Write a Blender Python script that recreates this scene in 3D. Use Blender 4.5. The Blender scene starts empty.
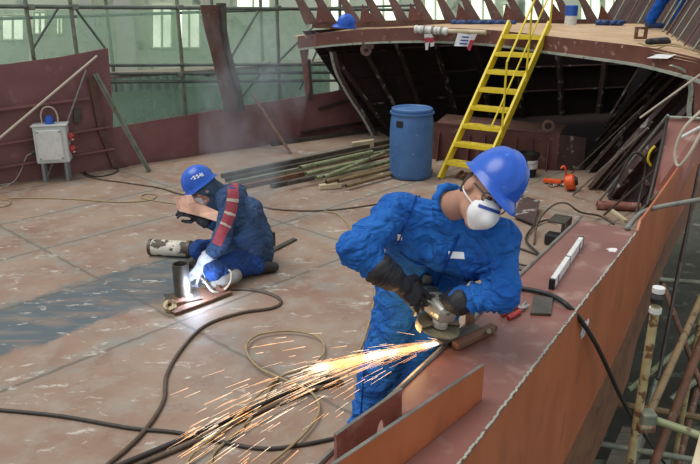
import bpy, bmesh, math, random
import numpy as np
from mathutils import Vector, Matrix
random.seed(7)
SC = bpy.context.scene
COL = SC.collection
PI = math.pi
V = Vector

# ---------------------------------------------------------------- camera
F = 680.0; PITCH = math.radians(19.2); H = 2.3
sP, cP = math.sin(PITCH), math.cos(PITCH)
cam = bpy.data.objects.new('camera', bpy.data.cameras.new('camera'))
COL.objects.link(cam)
cam.location = (0, 0, H); cam.rotation_euler = (PI/2 - PITCH, 0, 0)
cam.data.sensor_width = 36; cam.data.lens = F/700*36; cam.data.clip_end = 200
cam.data.clip_start = 0.05
SC.camera = cam

def ray(px, py):
    x = (px-350)/F; y = -(py-232)/F
    return V((x, cP+y*sP, -sP+y*cP))
def onz(px, py, z=0.0):
    r = ray(px, py); t = (z-H)/r.z
    return V((r.x*t, r.y*t, z))
def ony(px, py, Y):
    r = ray(px, py); t = Y/r.y
    return V((r.x*t, Y, H+r.z*t))
def onplane(px, py, P, n):
    r = ray(px, py); n = V(n); t = (V(P)-V((0, 0, H))).dot(n)/r.dot(n)
    return V((0, 0, H))+r*t
def camdir(x, y, z):            # right, up, towards-camera  -> world direction
    return V((x, y*sP-z*cP, y*cP+z*sP)).normalized()

# ---------------------------------------------------------------- materials
def lin(h):
    h = h.lstrip('#'); o = []
    for i in (0, 2, 4):
        c = int(h[i:i+2], 16)/255
        o.append(c/12.92 if c <= .04045 else ((c+.055)/1.055)**2.4)
    return (o[0], o[1], o[2], 1)

class NT:
    def __init__(s, name):
        s.m = bpy.data.materials.new(name); s.m.use_nodes = True
        s.t = s.m.node_tree; s.b = s.t.nodes['Principled BSDF']; s.out = s.t.nodes['Material Output']
        s.co = s.t.nodes.new('ShaderNodeTexCoord')
    def n(s, typ, **kw):
        nd = s.t.nodes.new(typ)
        for k, v in kw.items(): setattr(nd, k, v)
        return nd
    def l(s, a, b): s.t.links.new(a, b)
    def mapping(s, scale=(1, 1, 1), rot=(0, 0, 0), loc=(0, 0, 0)):
        mp = s.n('ShaderNodeMapping')
        mp.inputs['Scale'].default_value = scale; mp.inputs['Rotation'].default_value = rot
        mp.inputs['Location'].default_value = loc
        s.l(s.co.outputs['Object'], mp.inputs['Vector']); return mp.outputs['Vector']
    def noise(s, vec, scale, detail=4, rough=.55, dist=0.0):
        nd = s.n('ShaderNodeTexNoise')
        nd.inputs['Scale'].default_value = scale; nd.inputs['Detail'].default_value = detail
        nd.inputs['Roughness'].default_value = rough; nd.inputs['Distortion'].default_value = dist
        s.l(vec, nd.inputs['Vector']); return nd.outputs['Fac']
    def ramp(s, fac, lo, hi, a=0.0, b=1.0):
        mr = s.n('ShaderNodeMapRange'); mr.clamp = True
        mr.inputs['From Min'].default_value = lo; mr.inputs['From Max'].default_value = hi
        mr.inputs['To Min'].default_value = a; mr.inputs['To Max'].default_value = b
        s.l(fac, mr.inputs['Value']); return mr.outputs['Result']
    def mix(s, fac, a, b):
        mx = s.n('ShaderNodeMix'); mx.data_type = 'RGBA'
        for inp, v in ((mx.inputs[0], fac), (mx.inputs[6], a), (mx.inputs[7], b)):
            if isinstance(v, (int, float)): inp.default_value = v
            elif isinstance(v, tuple): inp.default_value = v
            else: s.l(v, inp)
        return mx.outputs[2]
    def math(s, op, a, b=0.0, c=None):
        nd = s.n('ShaderNodeMath'); nd.operation = op
        for i, v in enumerate((a, b, c)):
            if v is None: continue
            if isinstance(v, (int, float)): nd.inputs[i].default_value = v
            else: s.l(v, nd.inputs[i])
        return nd.outputs[0]
    def bump(s, h, strength=.3, dist=.01):
        nd = s.n('ShaderNodeBump'); nd.inputs['Strength'].default_value = strength
        nd.inputs['Distance'].default_value = dist
        s.l(h, nd.inputs['Height']); s.l(nd.outputs['Normal'], s.b.inputs['Normal'])
    def color(s, c): s.l(c, s.b.inputs['Base Color'])

def worn(name, c1, c2, scale=6, rough=.6, metal=0.0, c3=None, c3_lo=.6, c3_hi=.68, c3_scale=14, stretch=(1, 1, 1), rot=(0, 0, 0), bump=.25, lo=.35, hi=.65):
    k = NT(name); v = k.mapping(stretch, rot)
    f = k.noise(v, scale, 5)
    c = k.mix(k.ramp(f, lo, hi), lin(c1), lin(c2))
    if c3:
        g = k.noise(k.mapping(stretch, rot, (3, 7, 1)), c3_scale, 3)
        c = k.mix(k.ramp(g, c3_lo, c3_hi), c, lin(c3))
    k.color(c)
    k.b.inputs['Roughness'].default_value = rough; k.b.inputs['Metallic'].default_value = metal
    if bump: k.bump(k.noise(v, scale*6, 3), bump, .004)
    return k.m

def plain(name, c, rough=.5, metal=0.0, spec=None):
    k = NT(name); v = k.mapping()
    f = k.noise(v, 18, 3)
    c0 = lin(c); d = tuple(x*.86 for x in c0[:3])+(1,)
    k.color(k.mix(k.ramp(f, .35, .65), d, c0))
    k.b.inputs['Roughness'].default_value = rough; k.b.inputs['Metallic'].default_value = metal
    return k.m

def glow(name, c, strength):
    k = NT(name)
    k.b.inputs['Base Color'].default_value = lin(c)
    k.b.inputs['Emission Color'].default_value = lin(c); k.b.inputs['Emission Strength'].default_value = strength
    return k.m

M = {}
# deck: primer-red steel plates, weld seams, chalk-white flecks, a slate-grey primed patch
def deck_material():
    k = NT('deck_steel'); v = k.mapping()
    rot = math.radians(-42.6)                 # seam frame: x -> across, y -> along
    n1 = k.noise(v, 1.3, 6, .6); n2 = k.noise(v, 5, 5, .65)
    c = k.mix(k.ramp(n1, .35, .65), lin('#988371'), lin('#84695a'))
    c = k.mix(k.ramp(n2, .48, .68), c, lin('#96897c'))
    n3 = k.noise(k.mapping((1, 1, 1), (0, 0, 0), (9, 3, 0)), 2.1, 6, .65)
    c = k.mix(k.ramp(n3, .56, .70, 0, .75), c, lin('#87857d'))
    mp = k.n('ShaderNodeMapping'); mp.vector_type = 'POINT'
    mp.inputs['Rotation'].default_value = (0, 0, -math.radians(47.4))
    k.l(k.co.outputs['Object'], mp.inputs['Vector'])
    sep = k.n('ShaderNodeSeparateXYZ'); k.l(mp.outputs['Vector'], sep.inputs[0])
    along, cross = sep.outputs[0], sep.outputs[1]      # along = u, cross = -v
    wob = k.ramp(k.noise(v, 9, 3), 0, 1, -.02, .02)
    def line(sock, pos, w, amt):
        d = k.math('ABSOLUTE', k.math('ADD', k.math('SUBTRACT', sock, pos), wob))
        return k.ramp(d, w*.45, w, amt, 0)
    seams = None
    for pos in (4.03, 5.2, 6.3, 7.36, 8.6, 2.6, 1.2):
        x = line(cross, pos, .020, .75); seams = x if seams is None else k.math('MAXIMUM', seams, x)
    for pos in (2.5, 4.6, 7.0, 9.3, 0.4):
        seams = k.math('MAXIMUM', seams, line(along, pos, .020, .65))
    halo = None
    for pos in (4.03, 5.2, 7.36, 6.3):
        x = line(cross, pos, .16, .55); halo = x if halo is None else k.math('MAXIMUM', halo, x)
    for pos in (2.5, 4.6, 7.0):
        halo = k.math('MAXIMUM', halo, line(along, pos, .14, .5))
    c = k.mix(k.math('MULTIPLY', halo, k.ramp(n2, .35, .6)), c, lin('#83837b'))
    # grey primed patch between two seams
    e = k.ramp(k.noise(v, 4, 5, .7), 0, 1, -.38, .38)
    px = k.math('ABSOLUTE', k.math('ADD', k.math('SUBTRACT', along, 2.35), e))
    py = k.math('ABSOLUTE', k.math('ADD', k.math('SUBTRACT', cross, 4.86), k.math('MULTIPLY', e, .55)))
    pm = k.math('MULTIPLY', k.ramp(px, 1.05, 1.2, 1, 0), k.ramp(py, .36, .44, 1, 0))
    streak = k.ramp(k.noise(k.mapping((1, 5, 1), (0, 0, -math.radians(47))), 2.2, 3), .45, .68, .95, .35)
    pm = k.math('MULTIPLY', pm, streak)
    c = k.mix(pm, c, lin('#515e64'))
    c = k.mix(seams, c, lin('#5d5850'))
    # white flecks
    mp2 = k.n('ShaderNodeMapping'); mp2.inputs['Rotation'].default_value = (0, 0, -math.radians(30))
    mp2.inputs['Scale'].default_value = (1, 2.2, 1)
    k.l(k.co.outputs['Object'], mp2.inputs['Vector'])
    f1 = k.noise(mp2.outputs[0], 3.4, 2, .5, 1.2); f2 = k.noise(mp2.outputs[0], 13, 5, .75, .6)
    fl = k.math('MULTIPLY', k.ramp(f1, .60, .66), k.ramp(f2, .50, .58))
    c = k.mix(k.math('MULTIPLY', fl, .75), c, lin('#c3beb2'))
    # brown dirt
    d1 = k.noise(k.mapping((1, 1, 1), (0, 0, 0), (2, 8, 5)), 3.3, 6, .7)
    c = k.mix(k.ramp(d1, .58, .75, 0, .7), c, lin('#6d4f40'))
    k.color(c); k.b.inputs['Roughness'].default_value = .62
    k.b.inputs['Specular IOR Level'].default_value = .35
    k.bump(k.noise(v, 40, 4), .15, .004)
    return k.m
M['deck'] = deck_material()
M['primer'] = worn('primer_red', '#7d4c42', '#8f5e51', 3, .5, 0, '#a3837a', .60, .74, 7)
M['ledge'] = worn('ledge_primer', '#754a42', '#865a50', 2.2, .45, 0, '#a68c82', .55, .78, 5, bump=.12)
M['hull'] = worn('hull_orange', '#a35831', '#b26540', 2.2, .38, 0, '#8a4f34', .55, .78, 3.5, (3, 1.0, .8), (0, 0, math.radians(57)), .1)
M['strake'] = worn('strake_rust', '#6a4630', '#7d553a', 5, .7, 0, '#4b3224', .58, .7, 9)
M['bul'] = worn('bulwark_red', '#70494a', '#7e5653', 2.5, .6, 0, '#8a6660', .60, .75, 6)
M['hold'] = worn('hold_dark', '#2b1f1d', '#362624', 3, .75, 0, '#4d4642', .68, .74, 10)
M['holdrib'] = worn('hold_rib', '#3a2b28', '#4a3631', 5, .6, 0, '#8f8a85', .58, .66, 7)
M['rib'] = worn('rib_brown', '#553a32', '#684a40', 6, .6, 0, '#7d7068', .62, .72, 12)
M['facia'] = worn('fascia_red', '#5f382f', '#70443a', 4, .5, 0, '#a08478', .62, .72, 10)
M['flange'] = worn('flange_pale', '#8e9588', '#a7ab9d', 9, .6, 0, '#6d4a3d', .6, .68, 18)
M['flare'] = worn('flare_red', '#3e2925', '#4b322d', 3, .7, 0, '#6b564e', .62, .74, 8)
M['coaming'] = worn('coaming_red', '#55312c', '#653d36', 3, .6, 0, '#8a6f66', .62, .74, 8)
M['tandeck'] = worn('upper_deck_tan', '#b59673', '#c7a987', 2, .7, 0, '#9c7d64', .58, .72, 4)
M['barsteel'] = worn('bright_edge', '#74716a', '#918d84', 12, .42, .5)
M['darksteel'] = worn('dark_steel', '#45423d', '#5a554c', 8, .5, .4, '#6f5a48', .6, .7, 15)
M['rust'] = worn('rust_steel', '#5e4030', '#775440', 8, .7, .1, '#8b7d6a', .6, .7, 16)
M['tubegreen'] = worn('green_tube', '#79825c', '#8d9470', 8, .55, .1, '#5b4d38', .58, .66, 14)
M['tubebrown'] = worn('brown_tube', '#716043', '#857150', 8, .6, .1, '#574230', .58, .68, 14)
M['scaf'] = worn('scaffold_tube', '#6c7264', '#868a78', 7, .5, .3, '#5f4c39', .6, .7, 12)
M['scafyel'] = worn('scaffold_yellowed', '#9c8f64', '#b3a67c', 10, .6, 0, '#6b4a2e', .54, .62, 14)
M['scafdark'] = worn('scaffold_far', '#555f55', '#69736a', 5, .6, .1, '#5a4b40', .6, .7, 8)
M['plank'] = worn('plank_wood', '#7c7566', '#938b79', 4, .8, 0, stretch=(1, 6, 1))
M['palewood'] = worn('pale_wood', '#b9a888', '#c9bb9d', 6, .75)
M['yellow'] = worn('yellow_paint', '#d5bb22', '#e6cf38', 8, .42, 0, '#8d7a3a', .68, .73, 20, bump=.05)
M['tread'] = worn('tread_dirty', '#b5a03a', '#d2bb3c', 9, .55, 0, '#6d5f44', .55, .65, 14)
M['barrel'] = worn('barrel_blue', '#3c6496', '#466fa2', 5, .48, 0, '#7d8da0', .66, .72, 18, bump=.06)
M['black'] = plain('black_rubber', '#1c1c1d', .5)
M['cabledark'] = worn('cable_dark', '#2b2724', '#3a332d', 20, .55, bump=0)
M['cablebrown'] = worn('cable_brown', '#4a3c30', '#5b4b3c', 20, .6, bump=0)
M['cabletan'] = worn('cable_tan', '#8d7a58', '#a08c68', 20, .6, bump=0)
M['cablegrey'] = worn('cable_grey', '#6f716c', '#86877f', 20, .55, bump=0)
M['cablewhite'] = plain('cable_white', '#b5aa97', .6)
M['white'] = plain('white_plastic', '#d9dad6', .4)
M['boxgrey'] = worn('box_grey', '#b6bcb9', '#c4c9c6', 10, .45, 0, '#94958f', .66, .75, 20, bump=.03)
M['socketred'] = plain('socket_red', '#a3342d', .4)
M['legsteel'] = plain('galvanised_leg', '#8b9498', .4, .5)
M['cobalt'] = plain('cobalt_plastic', '#2559b8', .35)
M['red'] = plain('red_grip', '#a8292a', .42)
M['chrome'] = plain('bright_metal', '#b9b8b2', .3, .85)
M['silver'] = worn('cast_silver', '#a8a59a', '#bcb9ad', 18, .38, .55, '#75706a', .62, .7, 40, bump=.1)
M['toolgrey'] = plain('tool_body', '#3f4749', .4)
M['disc'] = worn('disc_ochre', '#6f6651', '#8a7f66', 20, .6, .2)
M['orange'] = worn('orange_paint', '#cf4a17', '#e05a22', 16, .45, 0, '#6e3a22', .64, .7, 30, bump=.05)
M['glove'] = worn('black_leather', '#17181c', '#22232a', 22, .6, 0, '#3d3a36', .62, .75, 30, bump=.5)
M['glovepalm'] = worn('glove_palm', '#7c6f5e', '#92846f', 30, .7, bump=.3)
M['glovelight'] = worn('glove_light', '#c3c6cb', '#9ea3ad', 26, .7, bump=.3)
M['boot'] = worn('boot_black', '#23211f', '#34302c', 20, .55, bump=.3)
M['tan'] = worn('shield_tan', '#c79b84', '#d6ab93', 8, .6, 0, '#b57d60', .62, .72, 10)
M['dirtycan'] = worn('can_dirty', '#c7bfae', '#d8d2c3', 8, .6, 0, '#4d4438', .50, .56, 11, bump=.2)
M['mask'] = plain('mask_white', '#e6e6e6', .75)
M['smoked'] = plain('steel_cap_grey', '#8f8b85', .6)
M['skin'] = worn('skin', '#a97c65', '#b98a72', 12, .5, bump=.1)
M['hair'] = plain('dark_hair', '#3a2a20', .7)
M['eye'] = plain('eye', '#2a2420', .2)
M['hood'] = worn('balaclava', '#2d4052', '#394f63', 12, .85, bump=.3)
M['markwhite'] = plain('paint_white', '#dfe3e8', .6)
M['markblue'] = plain('print_blue', '#1f3f93', .6)
M['warnred'] = plain('tape_red', '#b5384a', .6)
M['paper'] = plain('paper', '#dcdcdc', .8)
M['stripe'] = worn('stripe_red', '#8f3a48', '#a1444f', 18, .8, bump=.3)
M['reflect'] = plain('reflective_band', '#bfae9f', .4)
M['tarp'] = worn('tarp_blue', '#1d3560', '#27457a', 10, .5, bump=.5)

def cloth(name, a, b, dirt=None):
    k = NT(name); v = k.mapping()
    f = k.noise(v, 7, 5, .6)
    c = k.mix(k.ramp(f, .35, .65), lin(a), lin(b))
    if dirt: c = k.mix(k.ramp(k.noise(k.mapping((1, 1, 1), (0, 0, 0), (4, 2, 9)), 5, 5, .65), .52, .72, 0, .75), c, lin(dirt))
    k.color(c); k.b.inputs['Roughness'].default_value = .85
    k.b.inputs['Specular IOR Level'].default_value = .2
    w = k.noise(v, 5.5, 2, .45, 1.4); w2 = k.math('ABSOLUTE', k.math('SUBTRACT', w, .5)); fine = k.noise(v, 260, 2)
    w3 = k.math('ABSOLUTE', k.math('SUBTRACT', k.noise(k.mapping((1, 1, 1.6), (.4, .7, .2), (5, 1, 2)), 9, 2, .45, 1.0), .5))
    k.bump(k.math('ADD', k.math('ADD', w2, k.math('MULTIPLY', w3, .6)), k.math('MULTIPLY', fine, .010)), .75, .10)
    return k.m
M['coverall'] = cloth('coverall_blue', '#1d56a6', '#2a6cba', '#1f4a88')
M['coverallgrey'] = cloth('coverall_faded', '#33496c', '#40597c', '#374558')
M['trousers'] = cloth('trouser_blue', '#1550ac', '#1d5fc0')

def helmet_mat(name, c, c2, dirt):
    k = NT(name); v = k.mapping()
    col = k.mix(k.ramp(k.noise(v, 9, 5), .4, .65), lin(c), lin(c2))
    col = k.mix(k.ramp(k.noise(k.mapping((1, 1, 1), (0, 0, 0), (4, 4, 4)), 24, 4, .7), .62, .72, 0, .55), col, lin(dirt))
    k.color(col); k.b.inputs['Roughness'].default_value = .28
    return k.m
M['hardhat'] = helmet_mat('hardhat_blue', '#1650b4', '#1f5cc4', '#5f8fd8')

M['trousersdark'] = cloth('trouser_dark_blue', '#26406f', '#2e529a', '#2a3852')
def net_mat(name, c, alpha):
    k = NT(name); v = k.mapping()
    f = k.ramp(k.noise(v, 1.2, 4), .3, .7, alpha-.12, alpha+.12)
    tr = k.n('ShaderNodeBsdfTransparent'); mx = k.n('ShaderNodeMixShader')
    df = k.n('ShaderNodeBsdfDiffuse'); df.inputs['Color'].default_value = lin(c)
    tl = k.n('ShaderNodeBsdfTranslucent'); tl.inputs['Color'].default_value = lin(c)
    m2 = k.n('ShaderNodeMixShader'); m2.inputs[0].default_value = .5
    k.l(df.outputs[0], m2.inputs[1]); k.l(tl.outputs[0], m2.inputs[2])
    k.l(f, mx.inputs[0]); k.l(tr.outputs[0], mx.inputs[1]); k.l(m2.outputs[0], mx.inputs[2])
    k.l(mx.outputs[0], k.out.inputs['Surface'])
    return k.m
M['net'] = net_mat('debris_net', '#b6d6bd', .36)
M['hallwall'] = worn('hall_wall', '#d8e2c6', '#e2e9d3', 1.2, .8, 0, '#8f9c8c', .58, .7, 2)
M['hallcol'] = worn('hall_column', '#c5c4b8', '#d2d0c4', 1.5, .8)
M['sheet'] = worn('sheet_fence', '#8fa398', '#a1b3a8', 2, .6, .1)
M['pane'] = glow('lit_window', '#dcebd0', 1.2)
M['pit'] = worn('pit_ground', '#35352b', '#45453a', 2, .9, 0, '#6d6d63', .6, .68, 3)
M['concrete'] = worn('concrete', '#77786e', '#8c8d82', 4, .9)

# ---------------------------------------------------------------- mesh helpers
def B(): return bmesh.new()
def basis(d, up=V((0, 0, 1))):
    d = V(d).normalized()
    if abs(d.dot(up)) > .98: up = V((1, 0, 0))
    x = d.cross(up).normalized(); y = x.cross(d).normalized()
    return x, y, d
def bx(bm, c, s, R=None):
    """box, centre c, full sizes s, optional 3 axes"""
    ax = R if R else (V((1, 0, 0)), V((0, 1, 0)), V((0, 0, 1)))
    c = V(c); vs = []
    for k in (-1, 1):
        for j in (-1, 1):
            for i in (-1, 1):
                vs.append(bm.verts.new(c+ax[0]*(i*s[0]/2)+ax[1]*(j*s[1]/2)+ax[2]*(k*s[2]/2)))
    for f in ((0, 2, 3, 1), (4, 5, 7, 6), (0, 1, 5, 4), (2, 6, 7, 3), (0, 4, 6, 2), (1, 3, 7, 5)):
        bm.faces.new([vs[i] for i in f])
def prism(bm, pts, ext):
    ext = V(ext); a = [bm.verts.new(V(p)) for p in pts]; b = [bm.verts.new(V(p)+ext) for p in pts]
    n = len(pts)
    bm.faces.new(a); bm.faces.new(list(reversed(b)))
    for i in range(n): bm.faces.new((a[i], b[i], b[(i+1) % n], a[(i+1) % n]))
def loft(bm, rings, closed=True, caps=True):
    R = [[bm.verts.new(V(p)) for p in r] for r in rings]
    n = len(R[0])
    for a, b in zip(R, R[1:]):
        for i in range(n if closed else n-1):
            bm.faces.new((a[i], a[(i+1) % n], b[(i+1) % n], b[i]))
    if caps and closed:
        bm.faces.new(list(reversed(R[0]))); bm.faces.new(R[-1])
def tube(bm, pts, r, n=8):
    pts = [V(p) for p in pts]
    rs = r if isinstance(r, (list, tuple)) else [r]*len(pts)
    rings = []; x = None
    for i, p in enumerate(pts):
        d = (pts[min(i+1, len(pts)-1)]-pts[max(i-1, 0)])
        if d.length < 1e-6: d = V((0, 0, 1))
        d.normalize()
        if x is None: x = basis(d)[0]
        x = (x-d*x.dot(d)).normalized(); y = d.cross(x)
        rings.append([p+(x*math.cos(2*PI*k/n)+y*math.sin(2*PI*k/n))*rs[i] for k in range(n)])
    loft(bm, rings)
def pipe(bm, a, b, ro, ri, n=14):
    """open hollow pipe with wall thickness"""
    x, y, d = basis(V(b)-V(a)); a = V(a); b = V(b)
    ring = lambda c, r: [c+(x*math.cos(2*PI*k/n)+y*math.sin(2*PI*k/n))*r for k in range(n)]
    R = [[bm.verts.new(p) for p in q] for q in (ring(a, ro), ring(b, ro), ring(b, ri), ring(a, ri))]
    for u in range(4):
        p, q = R[u], R[(u+1) % 4]
        for i in range(n): bm.faces.new((p[i], p[(i+1) % n], q[(i+1) % n], q[i]))
def lathe(bm, prof, c=(0, 0, 0), ax=(0, 0, 1), n=24):
    x, y, d = basis(ax); c = V(c); rings = []
    for r, h in prof:
        r = max(r, 1e-4)
        rings.append([c+d*h+(x*math.cos(2*PI*k/n)+y*math.sin(2*PI*k/n))*r for k in range(n)])
    loft(bm, rings)
def smoothpts(pts, m=8):
    P = [V(p) for p in pts]; P = [P[0]*2-P[1]]+P+[P[-1]*2-P[-2]]; out = []
    for i in range(1, len(P)-2):
        a, b, c, d = P[i-1:i+3]
        for j in range(m):
            t = j/m
            out.append(.5*((2*b)+(c-a)*t+(2*a-5*b+4*c-d)*t*t+(3*b-a-3*c+d)*t**3))
    out.append(P[-2]); return out

def link(name, me, mat, parent=None, smooth=False):
    o = bpy.data.objects.new(name, me); COL.objects.link(o)
    for m in (mat if isinstance(mat, list) else [mat]): me.materials.append(m)
    if smooth:
        me.polygons.foreach_set('use_smooth', [True]*len(me.polygons))
    if parent:
        o.parent = parent
        if parent.get('_w'): o.matrix_parent_inverse = Matrix.Translation(-V(parent.location))
    return o
def obj(name, bm, mat, parent=None, smooth=False, bevel=0.0, sharp=40):
    bmesh.ops.recalc_face_normals(bm, faces=bm.faces)
    me = bpy.data.meshes.new(name); bm.to_mesh(me); bm.free()
    o = link(name, me, mat, parent, smooth)
    if smooth and sharp < 180:
        try: me.set_sharp_from_angle(angle=math.radians(sharp))
        except Exception: pass
    if bevel:
        md = o.modifiers.new('bevel', 'BEVEL'); md.width = bevel; md.segments = 2; md.limit_method = 'ANGLE'
    return o
def thing(name, label, cat, loc=(0, 0, 0), group=None):
    o = bpy.data.objects.new(name, None); COL.objects.link(o)
    o.location = loc; o.empty_display_size = .1
    o['label'] = label; o['category'] = cat; o['_w'] = 1
    if group: o['group'] = group
    return o
def tag(o, label, cat, group=None, kind=None):
    o['label'] = label; o['category'] = cat
    if group: o['group'] = group
    if kind: o['kind'] = kind
    return o
def struct(name, bm, mat, parent=None, smooth=False, bevel=0.0):
    o = obj(name, bm, mat, parent, smooth, bevel)
    if not parent: o['kind'] = 'structure'
    return o

# ---------------------------------------------------------------- signed-distance bodies (one continuous surface)
def cap(a, b, ra, rb=None, wr=0, wl=.05): return ('c', np.array(a, float), np.array(b, float), ra, ra if rb is None else rb, wr, wl)
def ell(c, r, ax=None): return ('e', np.array(c, float), np.array(r, float), np.array([list(a) for a in ax]) if ax else np.eye(3))
def sdf_mesh(name, prims, vox, k, mat, parent=None, noise=(0, 0), clip=None):
    lo = np.full(3, 1e9); hi = -lo
    for p in prims:
        if p[0] == 'c':
            r = max(p[3], p[4]); q = [p[1]-r, p[2]-r, p[1]+r, p[2]+r]
        else:
            r = max(p[2]); q = [p[1]-r, p[1]+r]
        for z in q: lo = np.minimum(lo, z); hi = np.maximum(hi, z)
    lo -= 3*vox+.01; hi += 3*vox+.01
    n = np.ceil((hi-lo)/vox).astype(int)+1
    g = np.stack(np.meshgrid(*[lo[i]+vox*np.arange(n[i]) for i in range(3)], indexing='ij'), -1)
    D = np.full(n, 9.0)
    for p in prims:
        if p[0] == 'c':
            a, b, ra, rb, wr, wl = p[1:]
            ab = b-a; L2 = max(ab@ab, 1e-9)
            q = g-a; t = np.clip((q@ab)/L2, 0, 1)
            d = np.linalg.norm(q-t[..., None]*ab, axis=-1)-(ra+(rb-ra)*t)
            if wr:
                ph = 3.1*np.sin(g@np.array([21., 13., -17.]))+1.7*np.sin(g@np.array([-9., 31., 12.]))
                d = d+wr*(2*np.abs(np.sin(PI*t*math.sqrt(L2)/wl+.55*ph))-1)*(.6+.4*np.sin(g@np.array([14., -11., 9.])))
        else:
            q = (g-p[1])@p[3].T/p[2]
            kk = np.linalg.norm(q, axis=-1); k2 = np.linalg.norm(q/p[2], axis=-1)
            d = kk*(kk-1)/np.maximum(k2, 1e-6)
        h = np.maximum(k-np.abs(D-d), 0)/k
        D = np.minimum(D, d)-h*h*k/4
    if noise[0]:
        s = noise[1]
        w = g*s
        if noise[1] < 35:
            w = g*42
            D = D+noise[0]*1.6*(1.3*np.abs(np.sin(w@np.array([.55, .25, .8])+2.2*np.sin(w@np.array([-.25, .4, .2]))))-.8)
            w = g*s
        D = D+noise[0]*(np.sin(w@np.array([1., .4, -.7])+2*np.sin(w@np.array([-.3, .9, .5])))+.6*np.sin(w@np.array([-1.6, 1.1, 1.9])+1.5*np.sin(w@np.array([.8, .2, -1.1]))))
    if clip:
        for P, nn in clip:      # keep the half space behind the plane
            D = np.maximum(D, (g-np.array(P))@np.array(nn))
    ins = D < 0
    # surface nets
    cells = n-1
    idx = -np.ones(cells, int)
    cnt = np.zeros(cells); acc = np.zeros(tuple(cells)+(3,))
    def corner(i, j, l): return (slice(i, i+cells[0]), slice(j, j+cells[1]), slice(l, l+cells[2]))
    for ax in range(3):
        others = [q for q in range(3) if q != ax]
        for u in (0, 1):
            for v in (0, 1):
                o0 = [0, 0, 0]; o0[others[0]] = u; o0[others[1]] = v
                o1 = list(o0); o1[ax] = 1
                d0 = D[corner(*o0)]; d1 = D[corner(*o1)]
                m = (d0 < 0) != (d1 < 0)
                t = np.where(m, d0/np.where(m, d0-d1, 1), 0)
                cnt += m
                for q in range(3):
                    acc[..., q] += m*(o0[q]+(t if q == ax else 0))
    act = cnt > 0
    idx[act] = np.arange(act.sum())
    ii = np.argwhere(act)
    vs = lo+vox*(ii+acc[act]/cnt[act][:, None])
    faces = []
    for ax in range(3):
        a1, a2 = [(1, 2), (2, 0), (0, 1)][ax]
        sl0 = [slice(None)]*3; sl1 = [slice(None)]*3
        sl0[ax] = slice(0, -1); sl1[ax] = slice(1, None)
        e = ins[tuple(sl0)] != ins[tuple(sl1)]
        for c in np.argwhere(e):
            if c[a1] < 1 or c[a2] < 1 or c[a1] >= cells[a1] or c[a2] >= cells[a2]: continue
            q = []
            for du, dv in ((1, 1), (0, 1), (0, 0), (1, 0)):
                z = c.copy(); z[a1] -= du; z[a2] -= dv; q.append(idx[tuple(z)])
            if min(q) < 0: continue
            if not ins[tuple(c)]: q.reverse()
            faces.append(q)
    me = bpy.data.meshes.new(name); me.from_pydata(vs.tolist(), [], faces); me.update()
    return link(name, me, mat, parent, True)

# ================================================================ THE SETTING
aH = V((.544, .839, 0)); nH = V((.839, -.544, 0))          # along / outward of the near hull side
R0 = V((.39, 1.94, 0)); W = .404
def HP(u, v, z): return R0+aH*u+nH*v+V((0, 0, z))           # u from R0 along, v outward
aB = V((.79, .614, 0)); nB = V((-.614, .79, 0)); B0 = V((-4.49, 8.44, 0))
def onB(px, py, off=0.0): return onplane(px, py, B0+nB*off, nB)

# deck floor
bm = B()
prism(bm, [(-7.2, 6.3, 0), (-4.4, -1.2, 0), HP(-3.2, -W, 0), HP(10.5, -W, 0), (6.6, 14.2, 0), (3.2, 14.3, 0), (.36, 12.2, 0), (-4.49, 8.44, 0)], (0, 0, -.04))
struct('floor', bm, M['deck'])

# near hull side: ledge on top, outer plating
hull = struct('wall_hull', (lambda b: (prism(b, [HP(-2.6, 0, .79), HP(-2.6, 0, -.42), HP(.9, 0, -.25), HP(2.8, 0, -.08), HP(4.65, 0, .28), HP(7.4, 0, .38), HP(7.4, 0, 1.06), HP(5.6, 0, .95), HP(3.25, 0, .86), HP(2.92, 0, .855), HP(2.86, 0, .79)], nH*-.014), b)[1])(B()), M['hull'])
bm = B(); prism(bm, [HP(-2.6, -W, .8), HP(-2.6, 0, .8), HP(2.86, 0, .8), HP(2.86, -W, .8)], (0, 0, -.012)); obj('ledge_plate', bm, M['ledge'], hull)
bm = B(); prism(bm, [HP(-2.6, -W, .788), HP(-2.6, -W, .0), HP(2.86, -W, 0), HP(2.86, -W, .788)], nH*.012); obj('inner_plate', bm, M['primer'], hull)
bm = B(); tube(bm, [HP(-2.6, -W+.004, .806), HP(2.95, -W+.004, .806)], .011, 6); obj('edge_bar', bm, M['barsteel'], hull)
bm = B()
for u0 in np.arange(-2.6, 2.8, .02):   # rough weld bead along the outer corner
    bx(bm, HP(u0+.01, -.004+random.uniform(-.003, .003), .801), (.018, .007+random.uniform(0, .003), .005), (aH, nH, V((0, 0, 1))))
obj('weld_bead', bm, M['flange'], hull)
bm = B(); prism(bm, [HP(-2.6, -.02, -.2), HP(-2.6, -.02, -1.2), HP(.9, -.02, -1.02), HP(2.3, -.02, -.92), HP(3.6, -.02, -.75), HP(3.75, -.02, -.45), HP(4.75, -.02, -.12), HP(7.4, -.02, .0), HP(7.4, -.02, .45), HP(4.65, -.02, .3)], nH*-.03); obj('lower_strake', bm, M['strake'], hull)
bm = B(); prism(bm, [HP(-2.6, -.2, -.6), HP(-2.6, -.7, -3), HP(7.4, -.9, -3), HP(7.4, -.2, -.1)], nH*-.03); obj('bilge_plate', bm, M['hold'], hull)
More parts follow.
